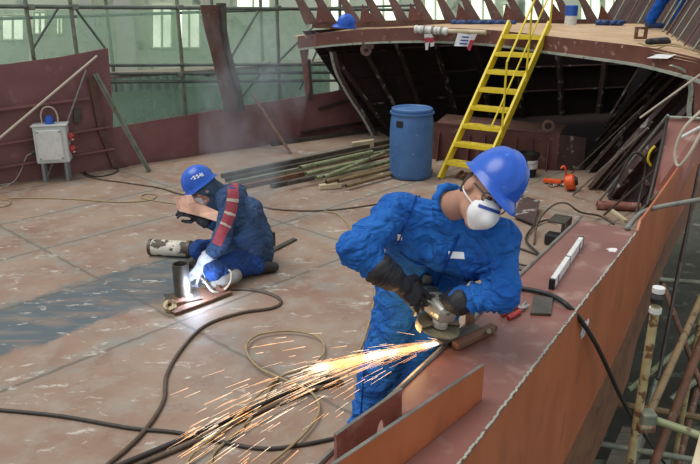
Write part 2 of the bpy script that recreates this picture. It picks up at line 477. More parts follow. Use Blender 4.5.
# white paint smears where the cable crosses the edge
def blotch(P, ax1, ax2, r1, r2, nn, seed, th=.0015):
    rr = random.Random(seed); b = B(); m = 26; pts = []
    for i in range(m):
        t = 2*PI*i/m; k = .55+.45*rr.random()
        pts.append(P+ax1*(math.cos(t)*r1*k)+ax2*(math.sin(t)*r2*k))
    prism(b, pts, nn*th); return b
Zv = V((0, 0, 1))
cp = onplane(585, 328, R0, nH)
obj('paint_smear', blotch(cp, aH, Zv, .10, .055, nH, 3), M['markwhite'], hull)
obj('paint_smear', blotch(onz(612, 250, .8), aH, nH, .05, .035, Zv, 5), M['paper'], hull)

# far bulwark: tall plated piece with stiffeners, then a low run up to the upper deck
def platepoly(pix, off=0.0): return [onB(x, y, off) for x, y in pix]
bm = B(); prism(bm, platepoly([(-120, 200), (-120, 82), (0, 65), (60, 57), (108, 48), (113, 112), (113, 170)]), nB*.02)
bul = struct('wall_bulwark', bm, M['bul'])
bm = B(); prism(bm, platepoly([(110, 171), (110, 128), (145, 122), (228, 108), (330, 92), (372, 84), (372, 132), (330, 136)], .03), nB*.02); obj('low_plate', bm, M['bul'], bul)
def stiff(name, p, q, depth, th, mat, parent, off=0.0):
    b = B(); P, Q = onB(*p, off), onB(*q, off)
    prism(b, [P, Q, Q-nB*depth, P-nB*depth], (0, 0, -th)); return obj(name, b, mat, parent)
for p, q in (((-100, 121), (88, 97)), ((-100, 158), (110, 125)), ((-100, 182), (112, 147))):
    stiff('stiffener', p, q, .10, .02, M['bul'], bul)
for p, q in (((300, 131), (372, 120)), ((318, 108), (372, 92))):
    stiff('stiffener', p, q, .10, .02, M['hold'], bul, .03)
def upright(name, poly, depth, mat, parent, off=0.0, th=None):
    b = B(); prism(b, [onB(x, y, off) for x, y in poly], -nB*depth); return obj(name, b, mat, parent)
upright('frame', [(87, 78), (94, 72), (100, 110), (116, 160), (127, 166), (112, 168), (97, 130)], .06, M['rib'], bul)
upright('frame', [(50, 120), (58, 120), (54, 176), (46, 180)], .05, M['bul'], bul)
upright('lug', [(73, 110), (80, 108), (82, 118), (78, 124), (73, 122)], .03, M['darksteel'], bul)
# tall curved web frame standing above the low run
upright('web_frame', [(200, 5), (218, 5), (219, 30), (222, 48), (228, 72), (234, 90), (236, 110), (224, 112), (221, 95), (216, 75), (210, 50), (204, 28)], .04, M['rib'], bul, -.03)
upright('web_flange', [(216, 3), (221, 3), (222, 30), (225, 48), (231, 70), (237, 90), (240, 110), (236, 110), (233, 90), (227, 72), (221, 48), (218, 30)], .16, M['darksteel'], bul, .02)

# props and rods leaning on the tall plate
def rod(name, label, cat, a, b, r, mat, group=None, n=8):
    bm = B(); tube(bm, [a, b], r, n); return tag(obj(name, bm, mat, None, True), label, cat, group)
rod('steel_tube', 'long pale steel tube leaning diagonally across the dark red plate', 'tube', onB(-6, 143, -.34), onB(97, 56, -.07), .016, M['cablewhite'])
rod('steel_prop', 'thin grey rod leaning on the red plate behind the grey power box', 'rod', onz(46, 181, .01), onB(86, 70, -.06), .011, M['cablegrey'])
bm = B(); P, Q = onz(145, 171, .0)-nB*.12, onB(94, 74, -.09)
x, y, d = basis(Q-P); bx(bm, (P+Q)/2, (.05, .008, (Q-P).length), (x, y, d)); bx(bm, (P+Q)/2+x*.022+y*.02, (.008, .045, (Q-P).length), (x, y, d))
tag(obj('angle_prop', bm, M['scaf']), 'grey angle iron strut propping the upright frame of the red plate', 'strut')
bm = B(); P, Q = onz(284, 152, .0)-nB*.2, onB(253, 95, -.06)
x, y, d = basis(Q-P); bx(bm, (P+Q)/2, (.06, .012, (Q-P).length), (x, y, d))
tag(obj('flat_prop', bm, M['rust']), 'rusty flat bar strut propping the low red bulwark near the smoke', 'strut')
bm = B(); P, Q = onz(268, 143, .03)-nB*.12, onz(378, 128, .03)-nB*.1
x, y, d = basis(Q-P); bx(bm, (P+Q)/2, (.06, .06, (Q-P).length), (x, y, d))
tag(obj('steel_beam', bm, M['darksteel']), 'dark steel beam lying along the foot of the low red bulwark', 'beam')

# ---------------------------------------------------------------- upper deck over the hold
edge = [ony(298, 37, 11.3), ony(330, 33, 11.15), ony(367, 30, 10.9), ony(400, 28.6, 10.7), ony(430, 28.2, 10.5), ony(470, 29.5, 10.2), ony(505, 32, 9.9), ony(549, 37, 9.3), ony(600, 42.5, 8.6), ony(646, 48, 7.9), ony(690, 57, 7.1), ony(712, 63, 6.7)]
back = [V((7.0, 12.6, 1.78)), V((6.6, 13.9, 1.8)), V((4.6, 13.4, 1.80)), V((3.0, 12.9, 1.84)), V((1.4, 12.4, 1.84)), V((0, 11.9, 1.78)), V((-.9, 11.5, 1.68))]
bm = B()
top = edge+back
cen = V((2.9, 11.0, 1.83))
tv = [bm.verts.new(p) for p in top]; bv = [bm.verts.new(p-V((0, 0, .03))) for p in top]
ct = bm.verts.new(cen); cb = bm.verts.new(cen-V((0, 0, .03))); n = len(top)
for i in range(n):
    j = (i+1) % n
    bm.faces.new((tv[i], tv[j], ct)); bm.faces.new((bv[j], bv[i], cb)); bm.faces.new((tv[i], bv[i], bv[j], tv[j]))
ud = struct('upper_floor', bm, M['tandeck'])
bm = B()
def strip(bm, line, h0, h1, th):
    m = len(line); out = []
    for i, p in enumerate(line):
        d = (line[min(i+1, m-1)]-line[max(i-1, 0)]); d.z = 0; d.normalize()
        nn = V((d.y, -d.x, 0))
        out.append([p+nn*th+Zv*h1, p+Zv*h1, p+Zv*h0, p+nn*th+Zv*h0])
    loft(bm, out)
fdep = [.19, .2, .205, .21, .21, .21, .205, .195, .18, .165, .16, .16]
line = smoothpts(edge, 4)
bm = B(); strip(bm, line, -.19, .012, .02); fas = obj('fascia', bm, M['facia'], ud)
bm = B(); strip(bm, [p-V((0, 0, .19)) for p in line], -.018, .012, .05); obj('fascia_flange', bm, M['flange'], ud)
# web legs at both ends of the opening
bm = B(); e0 = edge[0]
prism(bm, [ony(298, 40, 11.3), ony(309, 48, 11.3), ony(307, 60, 11.3), ony(310, 92, 11.3), ony(305, 96, 11.3), ony(303, 70, 11.3)], (0, .04, 0)); obj('web_leg', bm, M['facia'], ud)
bm = B(); prism(bm, [ony(304, 60, 11.4), ony(310, 60, 11.4), ony(313, 98, 11.4), ony(306, 98, 11.4)], (0, .2, 0)); obj('web_post', bm, M['holdrib'], ud)
bm = B()
arc = [ony(x, y, 7.1) for x, y in ((672, 66), (683, 70), (690, 78), (692, 92), (690, 112), (692, 135), (690, 160))]
loft(bm, [[p+V((-.014, 0, .0)), p+V((.014, 0, .01)), p+V((.014, .05, .01)), p+V((-.014, .05, 0))] for p in smoothpts(arc, 4)]); obj('opening_rim', bm, M['flange'], ud)
bm = B(); prism(bm, [ony(690, 57, 7.12), ony(730, 62, 7.0), ony(740, 160, 7.0), ony(694, 150, 7.12), ony(694, 90, 7.12), ony(688, 72, 7.12)], (0, .03, 0)); obj('web_plate', bm, M['primer'], ud)

# hold: flared bow plating, ribs
LT = [V((-.75, 11.45, 1.75)), V((1.0, 12.3, 1.85)), V((3.2, 13.6, 1.85)), V((6.4, 14.6, 1.85))]
LB = [V((.36, 12.2, 0)), V((1.4, 12.6, 0)), V((3.3, 13.5, 0)), V((5.6, 14.2, 0))]
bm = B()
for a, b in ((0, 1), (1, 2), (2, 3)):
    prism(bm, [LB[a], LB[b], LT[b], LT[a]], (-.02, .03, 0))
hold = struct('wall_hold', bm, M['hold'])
RT = [ony(693, 128, 6.95), HP(7.4, -.01, 1.3)+V((-.1, 0, .4)), V((5.4, 10.4, 1.78)), V((6.3, 12.5, 1.82)), V((6.4, 14.6, 1.86))]
RB = [onz(636, 207, 0), HP(7.2, -W-.1, 0)+V((-.75, 0, 0)), V((3.6, 9.8, 0)), V((4.5, 11.8, 0)), V((5.6, 14.2, 0))]
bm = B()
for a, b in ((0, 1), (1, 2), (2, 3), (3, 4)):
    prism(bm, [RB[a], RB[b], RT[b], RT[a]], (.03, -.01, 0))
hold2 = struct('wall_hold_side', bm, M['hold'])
def lerp(a, b, t): return a*(1-t)+b*t
def along(Ls, t):
    t *= len(Ls)-1; i = min(int(t), len(Ls)-2); return lerp(Ls[i], Ls[i+1], t-i)
def hold_rib(parent, A, Bt, bulge, depth, th, nrm):
    b = B(); pts = [lerp(A, Bt, i/10)+nrm*(bulge*math.sin(PI*i/10)) for i in range(11)]
    side = (Bt-A).cross(nrm).normalized()
    loft(b, [[p-side*th, p+side*th, p+side*th+nrm*depth, p-side*th+nrm*depth] for p in pts])
    # flange
    loft(b, [[p+nrm*depth-side*.035, p+nrm*depth+side*.035, p+nrm*(depth+.012)+side*.035, p+nrm*(depth+.012)-side*.035] for p in pts])
    return obj('rib', b, M['holdrib'], parent)
nl = V((.45, -.8, -.3)).normalized()
for t in (.03, .14, .26, .38, .5, .62, .74, .86):
    hold_rib(hold, along(LT, t), along(LB, t+.06 if t < .9 else t), .05, .13, .008, nl)
for zz in (.5, .95, 1.4):
    b = B(); L = [lerp(p, q, zz/1.8) for p, q in zip(LB, LT)]
    loft(b, [[p, p+nl*.06, p+nl*.06+Zv*.012, p+Zv*.012] for p in L]); obj('stringer', b, M['holdrib'], hold)
nr = V((-.85, -.2, .1)).normalized()
for t in (.06, .2, .34, .48, .62, .76, .9):
    hold_rib(hold2, along(RT, t), along(RB, min(1, t+.05)), .04, .14, .008, nr)
for zz in (.5, 1.0, 1.45):
    b = B(); L = [lerp(p, q, zz/1.8) for p, q in zip(RB, RT)]
    loft(b, [[p, p+nr*.06, p+nr*.06+Zv*.012, p+Zv*.012] for p in L]); obj('stringer', b, M['holdrib'], hold2)
# first big curved frame at the mouth of the hold
fr = smoothpts([ony(333, 52, 11.2), ony(338, 72, 11.3), ony(350, 95, 11.45), ony(365, 118, 11.6), ony(378, 142, 11.7)], 5)
b = B(); loft(b, [[p+V((-.05, 0, 0)), p+V((.05, .0, 0)), p+V((.05, .16, 0)), p+V((-.05, .16, 0))] for p in fr]); obj('mouth_frame', b, M['holdrib'], hold)
b = B(); loft(b, [[p+V((-.06, -.01, 0)), p+V((-.015, -.01, 0)), p+V((-.015, .03, 0)), p+V((-.06, .03, 0))] for p in fr]); obj('frame_edge', b, M['flange'], hold)

# transverse coaming with stiffeners and rings
P0, P1 = ony(432, 166, 9.9), ony(556, 172, 9.2)
P0.z = 0; P1.z = 0; tvv = (P1-P0).normalized(); tn = V((-tvv.y, tvv.x, 0))
bm = B(); prism(bm, [P0, P1, P1+Zv*.5, P0+Zv*.55], tn*.02); coam = struct('wall_coaming', bm, M['coaming'])
for i in range(8):
    p = lerp(P0, P1, (i+.4)/8); b = B(); prism(b, [p, p+Zv*.42, p+Zv*.42-tn*.03, p-tn*.12], tvv*.014); obj('stiffener', b, M['coaming'], coam)
b = B(); prism(b, [P0+Zv*.5, P1+Zv*.5, P1+Zv*.5+tn*.7, P0+Zv*.55+tn*.7], (0, 0, .014)); obj('coaming_top', b, M['rib'], coam)
b = B(); prism(b, [P1, P1+tvv*.34+tn*.15, P1+tvv*.34+tn*.15+Zv*.46, P1+Zv*.5], tn*.02); obj('dark_return', b, M['holdrib'], coam)
rc = ony(548, 126, 9.2)
b = B(); lathe(b, [(.045, -.02), (.085, -.02), (.085, .02), (.045, .02), (.045, -.02)], rc, (-.2, -1, .1), 20); obj('ring', b, M['rib'], coam, True)

b = B(); prism(b, [P0+tn*.03, P1+tn*.03, P1+tvv*.4+tn*.2, V((3.3, 9.3, 0)), V((3.6, 9.8, 0)), V((4.5, 11.8, 0)), V((5.6, 14.2, 0)), V((3.3, 13.5, 0)), V((1.4, 12.6, 0)), V((.5, 12.2, 0)), V((.9, 10.6, 0))], (0, 0, .012)); obj('hold_shade_sheet', b, M['hold'], hold)  # dark sheet over the deck, its colour standing in for the hold's shade
# bow bulwark frames above the upper deck
rw = B(); 
basepts = [(312, 24), (332, 25), (356, 24), (381, 23), (404, 22.5), (428, 22), (452, 22), (476, 22), (499, 22), (522, 22), (546, 22), (570, 22), (594, 23)]
sill = [ony(x, y, 11.45+(x-312)/282*1.6) for x, y in basepts]
strip(rw, [p-V((0, 0, .06)) for p in sill], 0, .10, .03)
bow = struct('wall_bow', rw, M['rib'])
for i, p in enumerate(sill):
    L = V((-.62, .25, .98)); th = .014
    b = B(); w0, w1 = .11, .075
    s = V((1, 0, .15)).normalized()
    prism(b, [p-s*w0, p+s*w0*.8, p+L*.35+s*w1*.6, p+L*1.35+s*w1*.6, p+L*1.35-s*w1*.4, p+L*.35-s*w1*.5], (0, th, 0)); fr_ = obj('frame', b, M['rib'], bow)
    b = B(); q = p+L*.35+s*w1*.6
    prism(b, [p+s*w0*.8, p+s*(w0*.8+.012), q+s*.012+L*1.0, q+L*1.0, q], (0, .07, 0)); obj('flange', b, M['rib'], bow)
    if i % 2 == 0:
        b = B(); prism(b, [p+s*.06, p+s*.34, p+s*.10+Zv*.30], (0, .012, 0)); obj('gusset', b, M['facia'], bow)
b = B(); tube(b, [sill[0]+V((-.8, .7, .52)), sill[-1]+V((.6, .5, .52))], .028, 8); obj('cross_rail', b, M['rib'], bow)
b = B(); strip(b, [sill[0]+V((-.25, .12, .42)), sill[6]+V((-.25, .12, .42)), sill[12]+V((-.25, .12, .42))], 0, .05, .02); obj('ribband', b, M['rib'], bow)
# red-brown plating beyond the frames on the near flare
bm = B()
fb = [ony(600, 25, 13.4), ony(640, 26, 12.9), ony(664, 29.5, 11.4), ony(678, 37, 9.3), ony(702, 52, 7.3), ony(730, 60, 6.6)]
ft = [p+V((.75, .35, 1.15)) for p in fb]
for i in range(5): prism(bm, [fb[i], fb[i+1], ft[i+1], ft[i]], (.05, .03, 0))
obj('flare_plate', bm, M['flare'], bow)

# ---------------------------------------------------------------- hall behind
bm = B(); prism(bm, [V((-16, 17.0, -3.2)), V((12, 24, -3.2)), V((12, 24, 7)), V((-16, 17.0, 7))], (-.06, .24, 0)); hw = struct('wall_hall', bm, M['hallwall'])
dH = V((28, 7, 0)).normalized(); nHw = V((dH.y, -dH.x, 0)); PH = V((-16, 17.0, 0))
def onH(px, py, off=0.0): return onplane(px, py, PH+nHw*off, nHw)
wins = [(2, 15, 24, 40), (34, 12, 46, 34), (56, 16, 63, 34), (152, 5, 172, 48), (178, 8, 200, 48), (330, -5, 350, 22), (368, -8, 398, 24), (424, -8, 446, 24), (470, -4, 495, 20), (502, 4, 515, 16), (524, -8, 560, 24), (580, -8, 600, 20), (604, -8, 622, 20), (236, -15, 270, 10)]
for i, (x0, y0, x1, y1) in enumerate(wins):
    q = [onH(x0, y1, .02), onH(x1, y1, .02), onH(x1, y0, .02), onH(x0, y0, .02)]
    b = B(); prism(b, q, nHw*.02); w = obj('window_%d' % (i+1), b, M['pane']); w['kind'] = 'structure'
    b = B(); c0, c1, c2, c3 = [p+nHw*.03 for p in q]
    for u, v in ((c0, c1), (c1, c2), (c2, c3), (c3, c0), ((c0+c1)/2, (c2+c3)/2)): tube(b, [u, v], .035, 4)
    obj('window_frame', b, M['hallwall'], w)
for i, (x0, x1) in enumerate(((120, 137), (88, 100), (206, 214))):
    b = B(); p, q = onH(x0, 60, .3), onH(x1, 60, .3); p.z = q.z = -3.1
    prism(b, [p, q, q+V((0, 0, 9.5)), p+V((0, 0, 9.5))], nHw*.25); struct('column_%d' % (i+1), b, M['hallcol'])
# corrugated sheet fence below
bm = B(); pz = []
A_, B_ = onB(100, 150, 2.6), onB(330, 110, 2.6); A_.z = B_.z = 0
rows = []
for i in range(120):
    t = i/119; p = lerp(A_, B_, t); k = .03 if i % 4 < 2 else 0
    rows.append([p+nB*k+Zv*-2.5, p+nB*(k+.01)+Zv*-2.5, p+nB*(k+.01)+Zv*.95, p+nB*k+Zv*.95])
loft(bm, rows); struct('wall_fence', bm, M['sheet'])
bm = B(); prism(bm, [(-20, -6, -3.0), (24, -6, -3.0), (24, 26, -3.0), (-20, 26, -3.0)], (0, 0, -.1)); struct('ground', bm, M['pit'])

# far scaffold with green debris net
sca = thing('scaffold', 'tall tube scaffold hung with pale green netting beyond the red bulwark', 'scaffold', onB(30, 60, .9)*1.0-V((0, 0, onB(30, 60, .9).z+3.0)))
def stube(px0, py0, px1, py1, off, r=.026, name='tube', mat='scafdark', par=None):
    b = B(); tube(b, [onB(px0, py0, off), onB(px1, py1, off)], r, 8); return obj(name, b, M[mat], par or sca, True)
def svert(px, py, off, r=.03, top=3.6):
    p = onB(px, py, off); b = B(); tube(b, [V((p.x, p.y, -3.0)), V((p.x, p.y, top))], r, 8)
    o = obj('standard', b, M['scaf'], sca, True)
    return o
for px in (31, 75, 180, 278, 340): svert(px, 40, .9)
for px in (110, 214, 262): svert(px, 40, 1.9)
for y0, y1 in ((6, 8), (66, 62), (75, 70), (83, 78)):
    stube(-40, y0, 420, y1+2, .88, .028 if y0 < 10 else .024, 'ledger')
stube(-40, 20, 420, 5, 1.9, .024, 'ledger')
stube(77, 71, 110, 76, .95, .02, 'ledger', 'scafyel')
stube(180, 73, 214, 76, .95, .02, 'ledger', 'scafyel')
for a in ((75, 8, 105, 48), (232, 56, 260, 8), (278, 62, 330, 10), (32, 50, 58, 8), (240, 100, 270, 62), (300, 90, 318, 48)):
    stube(*a, 1.0, .018, 'brace')
b = B(); P, Q = onB(105, 72, .9), onB(330, 66, .9); P.z = Q.z = 1.12
prism(b, [P, Q, Q+nB*.6, P+nB*.6], (0, 0, .04)); obj('plank', b, M['plank'], sca)
def net(pix, off):
    b = B(); prism(b, [onB(x, y, off) for x, y in pix], nB*.004); obj('debris_net', b, M['net'], sca)
net([(-30, 10), (29, 10), (29, 70), (-30, 72)], 1.05)
net([(33, 10), (74, 10), (74, 66), (33, 68)], 1.25)
net([(77, 10), (179, 10), (179, 66), (77, 66)], 1.35)
net([(182, 9), (216, 9), (216, 64), (182, 64)], 1.15)
net([(219, 14), (309, 10), (309, 66), (219, 68)], 1.0)
net([(112, 92), (300, 80), (300, 118), (112, 130)], 1.05)
net([(180, 66), (330, 58), (330, 100), (180, 110)], 1.45)
for (x, y) in ((31, 7), (75, 7), (180, 7.5), (278, 8), (180, 75), (278, 70)):
    p = onB(x, y, .87); b = B(); bx(b, p, (.09, .09, .08), (aB, nB, Zv)); obj('coupler', b, M['scaf'], sca, False, .012)

# ================================================================ LADDER
FL = onz(440, 179, 0); TL = ony(507, 29, 9.72); lat = V((.82, -.57, 0)).normalized()
lad = thing('ladder', 'yellow steel ship ladder with one handrail up to the upper deck', 'ladder', FL)
up = (TL-FL).normalized(); LW = .56; LEN = (TL-FL).length
ln = lat.cross(up).normalized()
if ln.y > 0: ln = -ln
for k in (0, 1):
    b = B(); p = FL+lat*(LW*k); q = p+up*(LEN+.1)
    bx(b, (p+q)/2, (.035, .13, (q-p).length), (lat, ln, up)); obj('stringer', b, M['yellow'], lad, False, .004)
hd = V((up.x, up.y, 0)).normalized()
for i in range(1, 9):
    c = FL+up*(LEN*i/8.35)+lat*(LW/2)
    b = B(); bx(b, c, (LW-.03, .17, .022), (lat, hd, Zv)); bx(b, c-hd*.08-V((0, 0, .02)), (LW-.03, .012, .045), (lat, hd, Zv)); t_ = obj('tread', b, M['yellow'], lad)
    b = B(); bx(b, c+V((0, 0, .0125)), (LW-.09, .13, .003), (lat, hd, Zv)); obj('tread_plate', b, M['tread'], t_)
rb_ = FL+lat*(LW+.02)
for hh, s0, s1, nm in ((.95, .30, 1.35, 'handrail'), (.52, .12, 1.02, 'mid_rail')):
    b = B(); tube(b, [rb_+up*(LEN*s0)+Zv*hh, rb_+up*(LEN*s1)+Zv*hh], .014 if hh > .6 else .011, 8); obj(nm, b, M['yellow'], lad, True)
for s in (.30, .66, 1.02):
    b = B(); p = rb_+up*(LEN*s); tube(b, [p, p+Zv*.95], .014, 8); obj('post', b, M['yellow'], lad, True)

# ================================================================ BARREL
bc = onz(412, 181.5, 0); bc.y += .27
br = thing('barrel', 'blue plastic drum standing on deck beside the yellow ladder', 'barrel', bc)
bm = B()
lathe(bm, [(.0, 0), (.25, 0), (.272, .02), (.278, .06), (.285, .3), (.287, .5), (.283, .72), (.27, .82), (.262, .845), (.268, .85), (.268, .868), (.262, .873), (.268, .878), (.27, .9), (.268, .915), (.25, .925), (.235, .918), (.23, .90), (0, .90)], bc, (0, 0, 1), 40)
obj('body', bm, M['barrel'], br, True, 0, 50)
for ang in (-2.25, -.95):
    d = V((math.cos(ang), math.sin(ang), 0)); b = B(); bx(b, bc+d*.278+V((0, 0, .74)), (.022, .1, .085), (d, V((-d.y, d.x, 0)), Zv)); obj('handle_recess', b, M['black'] if ang < -2 else M['barrel'], br, False, .008)
b = B(); lathe(b, [(.268, .846), (.289, .848), (.289, .872), (.268, .874), (.268, .846)], bc, (0, 0, 1), 40); obj('clamp_ring', b, M['barrel'], br, True)

# ================================================================ POWER BOX
pc = onz(58, 180, 0); pa = V((.97, .24, 0)).normalized(); pn = V((pa.y, -pa.x, 0)); pR = (pa, pn, Zv)
pb = thing('power_box', 'pale grey power distribution box on four legs by the bulwark', 'power box', pc)
b = B(); bx(b, pc+V((0, 0, .49))-pn*.0, (.40, .24, .48), pR); obj('body', b, M['boxgrey'], pb, False, .02)
b = B(); bx(b, pc+V((0, 0, .49))+pn*.125+pa*-.01, (.30, .02, .39), pR); dr = obj('front_cover', b, M['white'], pb, False, .01)
for i in (-1, 1):
    for j in (-1, 1):
        b = B(); lathe(b, [(0, 0), (.012, 0), (.012, .008), (0, .008)], pc+V((0, 0, .49))+pn*.134+pa*(-.01+i*.13)+Zv*(j*.17), pn, 10); obj('cover_screw', b, M['legsteel'], dr)
b = B(); bx(b, pc+V((0, 0, .735)), (.43, .26, .02), pR); obj('top_lip', b, M['boxgrey'], pb, False, .006)
for i in (-1, 1):
    for j in (-1, 1):
        b = B(); tube(b, [pc+pa*(i*.14)+pn*(j*.08), pc+pa*(i*.14)+pn*(j*.08)+Zv*.26], .026 if i else .02, 10); obj('leg', b, M['legsteel'], pb, True)
for zz, t in ((.58, 1), (.42, 1)):
    c = pc+pa*.2+Zv*zz; b = B(); lathe(b, [(0, 0), (.055, 0), (.055, .045), (.04, .075), (0, .075)], c, (pa-Zv*.5+pn*.45), 16); s_ = obj('socket', b, M['socketred'], pb, True)
    b = B(); bx(b, c+pa*.03+pn*.02-Zv*.045, (.07, .06, .022), pR); obj('socket_flap', b, M['white'], s_, False, .006)
b = B(); lathe(b, [(0, 0), (.055, 0), (.055, .05), (.035, .1), (0, .11)], pc+V((0, 0, .745)), (0, 0, 1), 18); obj('blue_socket', b, M['cobalt'], pb, True)
b = B(); tube(b, smoothpts([pc+pa*-.09+Zv*.745, pc+pa*-.09+Zv*.87, pc+pa*-.04+Zv*.95, pc+pa*.05+Zv*.95, pc+pa*.10+Zv*.87, pc+pa*.10+Zv*.745], 5), .01, 8); obj('lifting_loop', b, M['cablewhite'], pb, True)
b = B(); tube(b, [pc-pa*.2+Zv*.41, pc-pa*.27+Zv*.37], .03, 10); obj('plug', b, M['darksteel'], pb, True)

# ================================================================ CABLES ON THE DECK
def cable(name, label, px, r, mat, z=None, cat='cable', pts=None):
    P = pts if pts else [onz(x, y, (z if z is not None else r)) for x, y in px]
    b = B(); tube(b, smoothpts(P, 8), r, 8); o = obj(name, b, M[mat], None, True, 0, 180); return tag(o, label, cat)
cable('hose', 'thick dark hose curving from the welded base plate down across the deck', [(222, 290), (244, 289), (268, 293), (281, 301), (272, 308), (240, 313), (206, 325), (184, 346), (167, 374), (163, 402), (140, 436), (104, 468)], .013, 'cablebrown')
cable('cable', 'dark cable running along the near edge of the deck under the tan loops', [(-10, 409), (60, 416), (130, 428), (180, 433), (255, 448), (300, 445), (345, 436)], .011, 'cabledark', .012)
cable('hose', 'thicker black hose heading up under the sparks, beside its twin', [(108, 470), (180, 440), (240, 414), (300, 387), (340, 379)], .015, 'cabledark', .016)
cable('hose', 'slimmer black hose beside the thicker one under the sparks', [(126, 470), (190, 444), (250, 416), (310, 391), (343, 382)], .013, 'cablebrown', .014)
cable('cable', 'thin tan cable with one big open loop on the deck below the sparks', [(184, 470), (195, 452), (228, 425), (255, 398), (280, 377), (308, 367), (324, 352), (318, 337), (290, 331), (258, 335), (246, 348), (258, 367), (288, 381), (312, 393), (319, 412), (300, 438), (262, 470)], .008, 'cabletan', .03)
cable('cable', 'second thin tan cable lying inside the big loop of the first', [(210, 470), (215, 452), (240, 430), (258, 408), (268, 392), (278, 378)], .008, 'cabletan', .012)
cable('cable', 'thin tan cable hanging down the deck behind the grinder in hand', [(376, 276), (374, 300), (367, 330), (358, 352), (340, 368), (320, 378)], .008, 'cabletan')
cable('cable', 'thin brown cable crossing the deck between the welder and the barrel', [(236, 196), (256, 205), (284, 210), (331, 210), (384, 203), (420, 196)], .009, 'cablebrown')
cable('cable', 'short thin tan cable branching off toward the worker at the ledge', [(324, 211), (337, 214), (346, 222), (352, 232)], .008, 'cabletan')
cable('cable', 'dark cable curling from the foot of the grey power box', [(76, 150), (82, 168), (92, 176), (108, 175), (118, 170), (108, 163)], .010, 'cabledark', None)
cable('cable', 'long brown cable running from the power box behind the welder', [(76, 166), (90, 177), (128, 183), (160, 188), (180, 194), (205, 198)], .010, 'cablebrown')
cable('cable', 'thin pale cord with a small loop lying on the bare deck', [(-8, 207), (6, 206), (11, 201), (2, 199), (30, 198), (70, 199), (120, 202), (150, 200), (156, 195), (146, 194), (142, 198), (170, 203), (182, 204)], .008, 'cabletan')
cable('cord', 'pale cord drooping from the plug of the grey power box', None, .009, 'cablewhite', cat='cord', pts=[pc-pa*.26+Zv*.37, pc-pa*.34+Zv*.33-pn*.02, pc-pa*.45+Zv*.12, onz(10, 184, .01), onz(-20, 194, .01)])
cable('cable', 'black welding cable looping beside the ledge behind the worker', [(512, 246), (530, 252), (552, 262), (540, 274), (516, 268), (505, 260)], .011, 'cabledark')
cable('cable', 'second black cable coiled close by the ledge behind the worker', [(510, 262), (532, 266), (540, 256), (526, 240), (534, 226), (546, 220), (556, 222)], .011, 'cabledark', .03)
cable('cable', 'brown cable arching over the dark bracket next to the ledge', None, .010, 'cablebrown', pts=[onz(534, 244, .012), onz(538, 222, .1), onz(552, 206, .26), onz(566, 203, .3), onz(580, 212, .2), onz(600, 216, .03), onz(614, 224, .012)])
cable('power_cable', 'thick black power cable draped over the ledge and the orange hull', None, .0135, 'black', pts=[onz(500, 284, .815), onz(520, 288, .815), onz(548, 294, .815), onz(568, 306, .815), onplane(584, 325, R0+nH*.02, nH), onplane(600, 352, R0+nH*.05, nH), onplane(625, 405, R0+nH*.16, nH), onplane(648, 440, R0+nH*.25, nH), onplane(672, 474, R0+nH*.34, nH)])

# ================================================================ STEEL STOCK PILE
G = 'steel bars and tubes in the long pile'
bars = [  # px ends, z, radius, mat, shape, label
 ((222, 176), (392, 141), .03, .028, 'darksteel', 'b', 'dark square bar at the far side of the steel pile'),
 ((226, 180), (398, 145), .03, .028, 'darksteel', 'b', 'dark square bar second from the far side of the steel pile'),
 ((230, 184), (400, 149), .03, .03, 'scaf', 'b', 'grey square bar third from the far side of the steel pile'),
 ((238, 188), (352, 163), .03, .028, 'rust', 'b', 'rusty square bar with its end out on open deck behind the welder'),
 ((271, 186), (345, 171), .03, .025, 'darksteel', 'b', 'short dark bar sticking out in front of the green tubes'),
 ((288, 183), (360, 168), .09, .022, 'darksteel', 'b', 'dark bar lying above the short one at the pile front'),
 ((300, 168), (372, 152), .14, .032, 'tubegreen', 't', 'fat green tube along the top of the pile'),
 ((306, 174), (380, 157), .12, .03, 'tubegreen', 't', 'green tube just below the topmost fat green one'),
 ((316, 178), (392, 161), .11, .028, 'tubegreen', 't', 'green tube in the middle of the pile beside the brown tubes'),
 ((324, 177), (384, 153), .20, .024, 'tubegreen', 't', 'green tube lying askew over all the others in the pile'),
 ((326, 182), (394, 165), .09, .026, 'tubebrown', 't', 'brown tube next to the green ones at the pile front'),
 ((338, 181), (396, 167), .09, .028, 'tubebrown', 't', 'brown tube ending nearest the blue drum, upper one'),
 ((346, 186), (398, 172), .06, .026, 'tubebrown', 't', 'outermost brown tube of the pile, low by the drum'),
 ((352, 165), (396, 154), .13, .024, 'rust', 't', 'rusty tube between the green tubes and the drum'),
]
for p, q, z, r, mt, sh, lb in bars:
    P, Q = onz(*p, z), onz(*q, z); b = B(); x, y, d = basis(Q-P)
    if sh == 'b':
        bx(b, (P+Q)/2, (2*r, 2*r, (Q-P).length), (x, y, d)); o = obj('steel_bar', b, M[mt])
    else:
        pipe(b, P, Q, r, r*.8, 12); o = obj('steel_tube', b, M[mt], None, True)
    tag(o, lb, 'bar' if sh == 'b' else 'tube', G)
for (x, y, l, lb) in ((330, 186, .28, 'wooden block under the open end of the steel pile'), (372, 176, .3, 'wooden block under the steel pile near the drum')):
    b = B(); c = onz(x, y, .035); bx(b, c, (l, .08, .06), (V((.9, .3, 0)).normalized(), V((-.3, .9, 0)).normalized(), Zv)); tag(obj('wood_block', b, M['palewood'], None, False, .004), lb, 'block')
b = B(); P, Q = onz(352, 146, .06), onz(374, 143, .06); bx(b, (P+Q)/2, ((Q-P).length, .1, .12), ((Q-P).normalized(), V((0, 1, 0)), Zv)); tag(obj('timber', b, M['palewood'], None, False, .006), 'pale timber offcut by the dark frame behind the steel pile', 'timber')
for i, x in enumerate((214, 240)):
    pass
b = B(); P, Q = onz(262, 256, .012), onz(295, 239, .012); x, y, d = basis(Q-P)
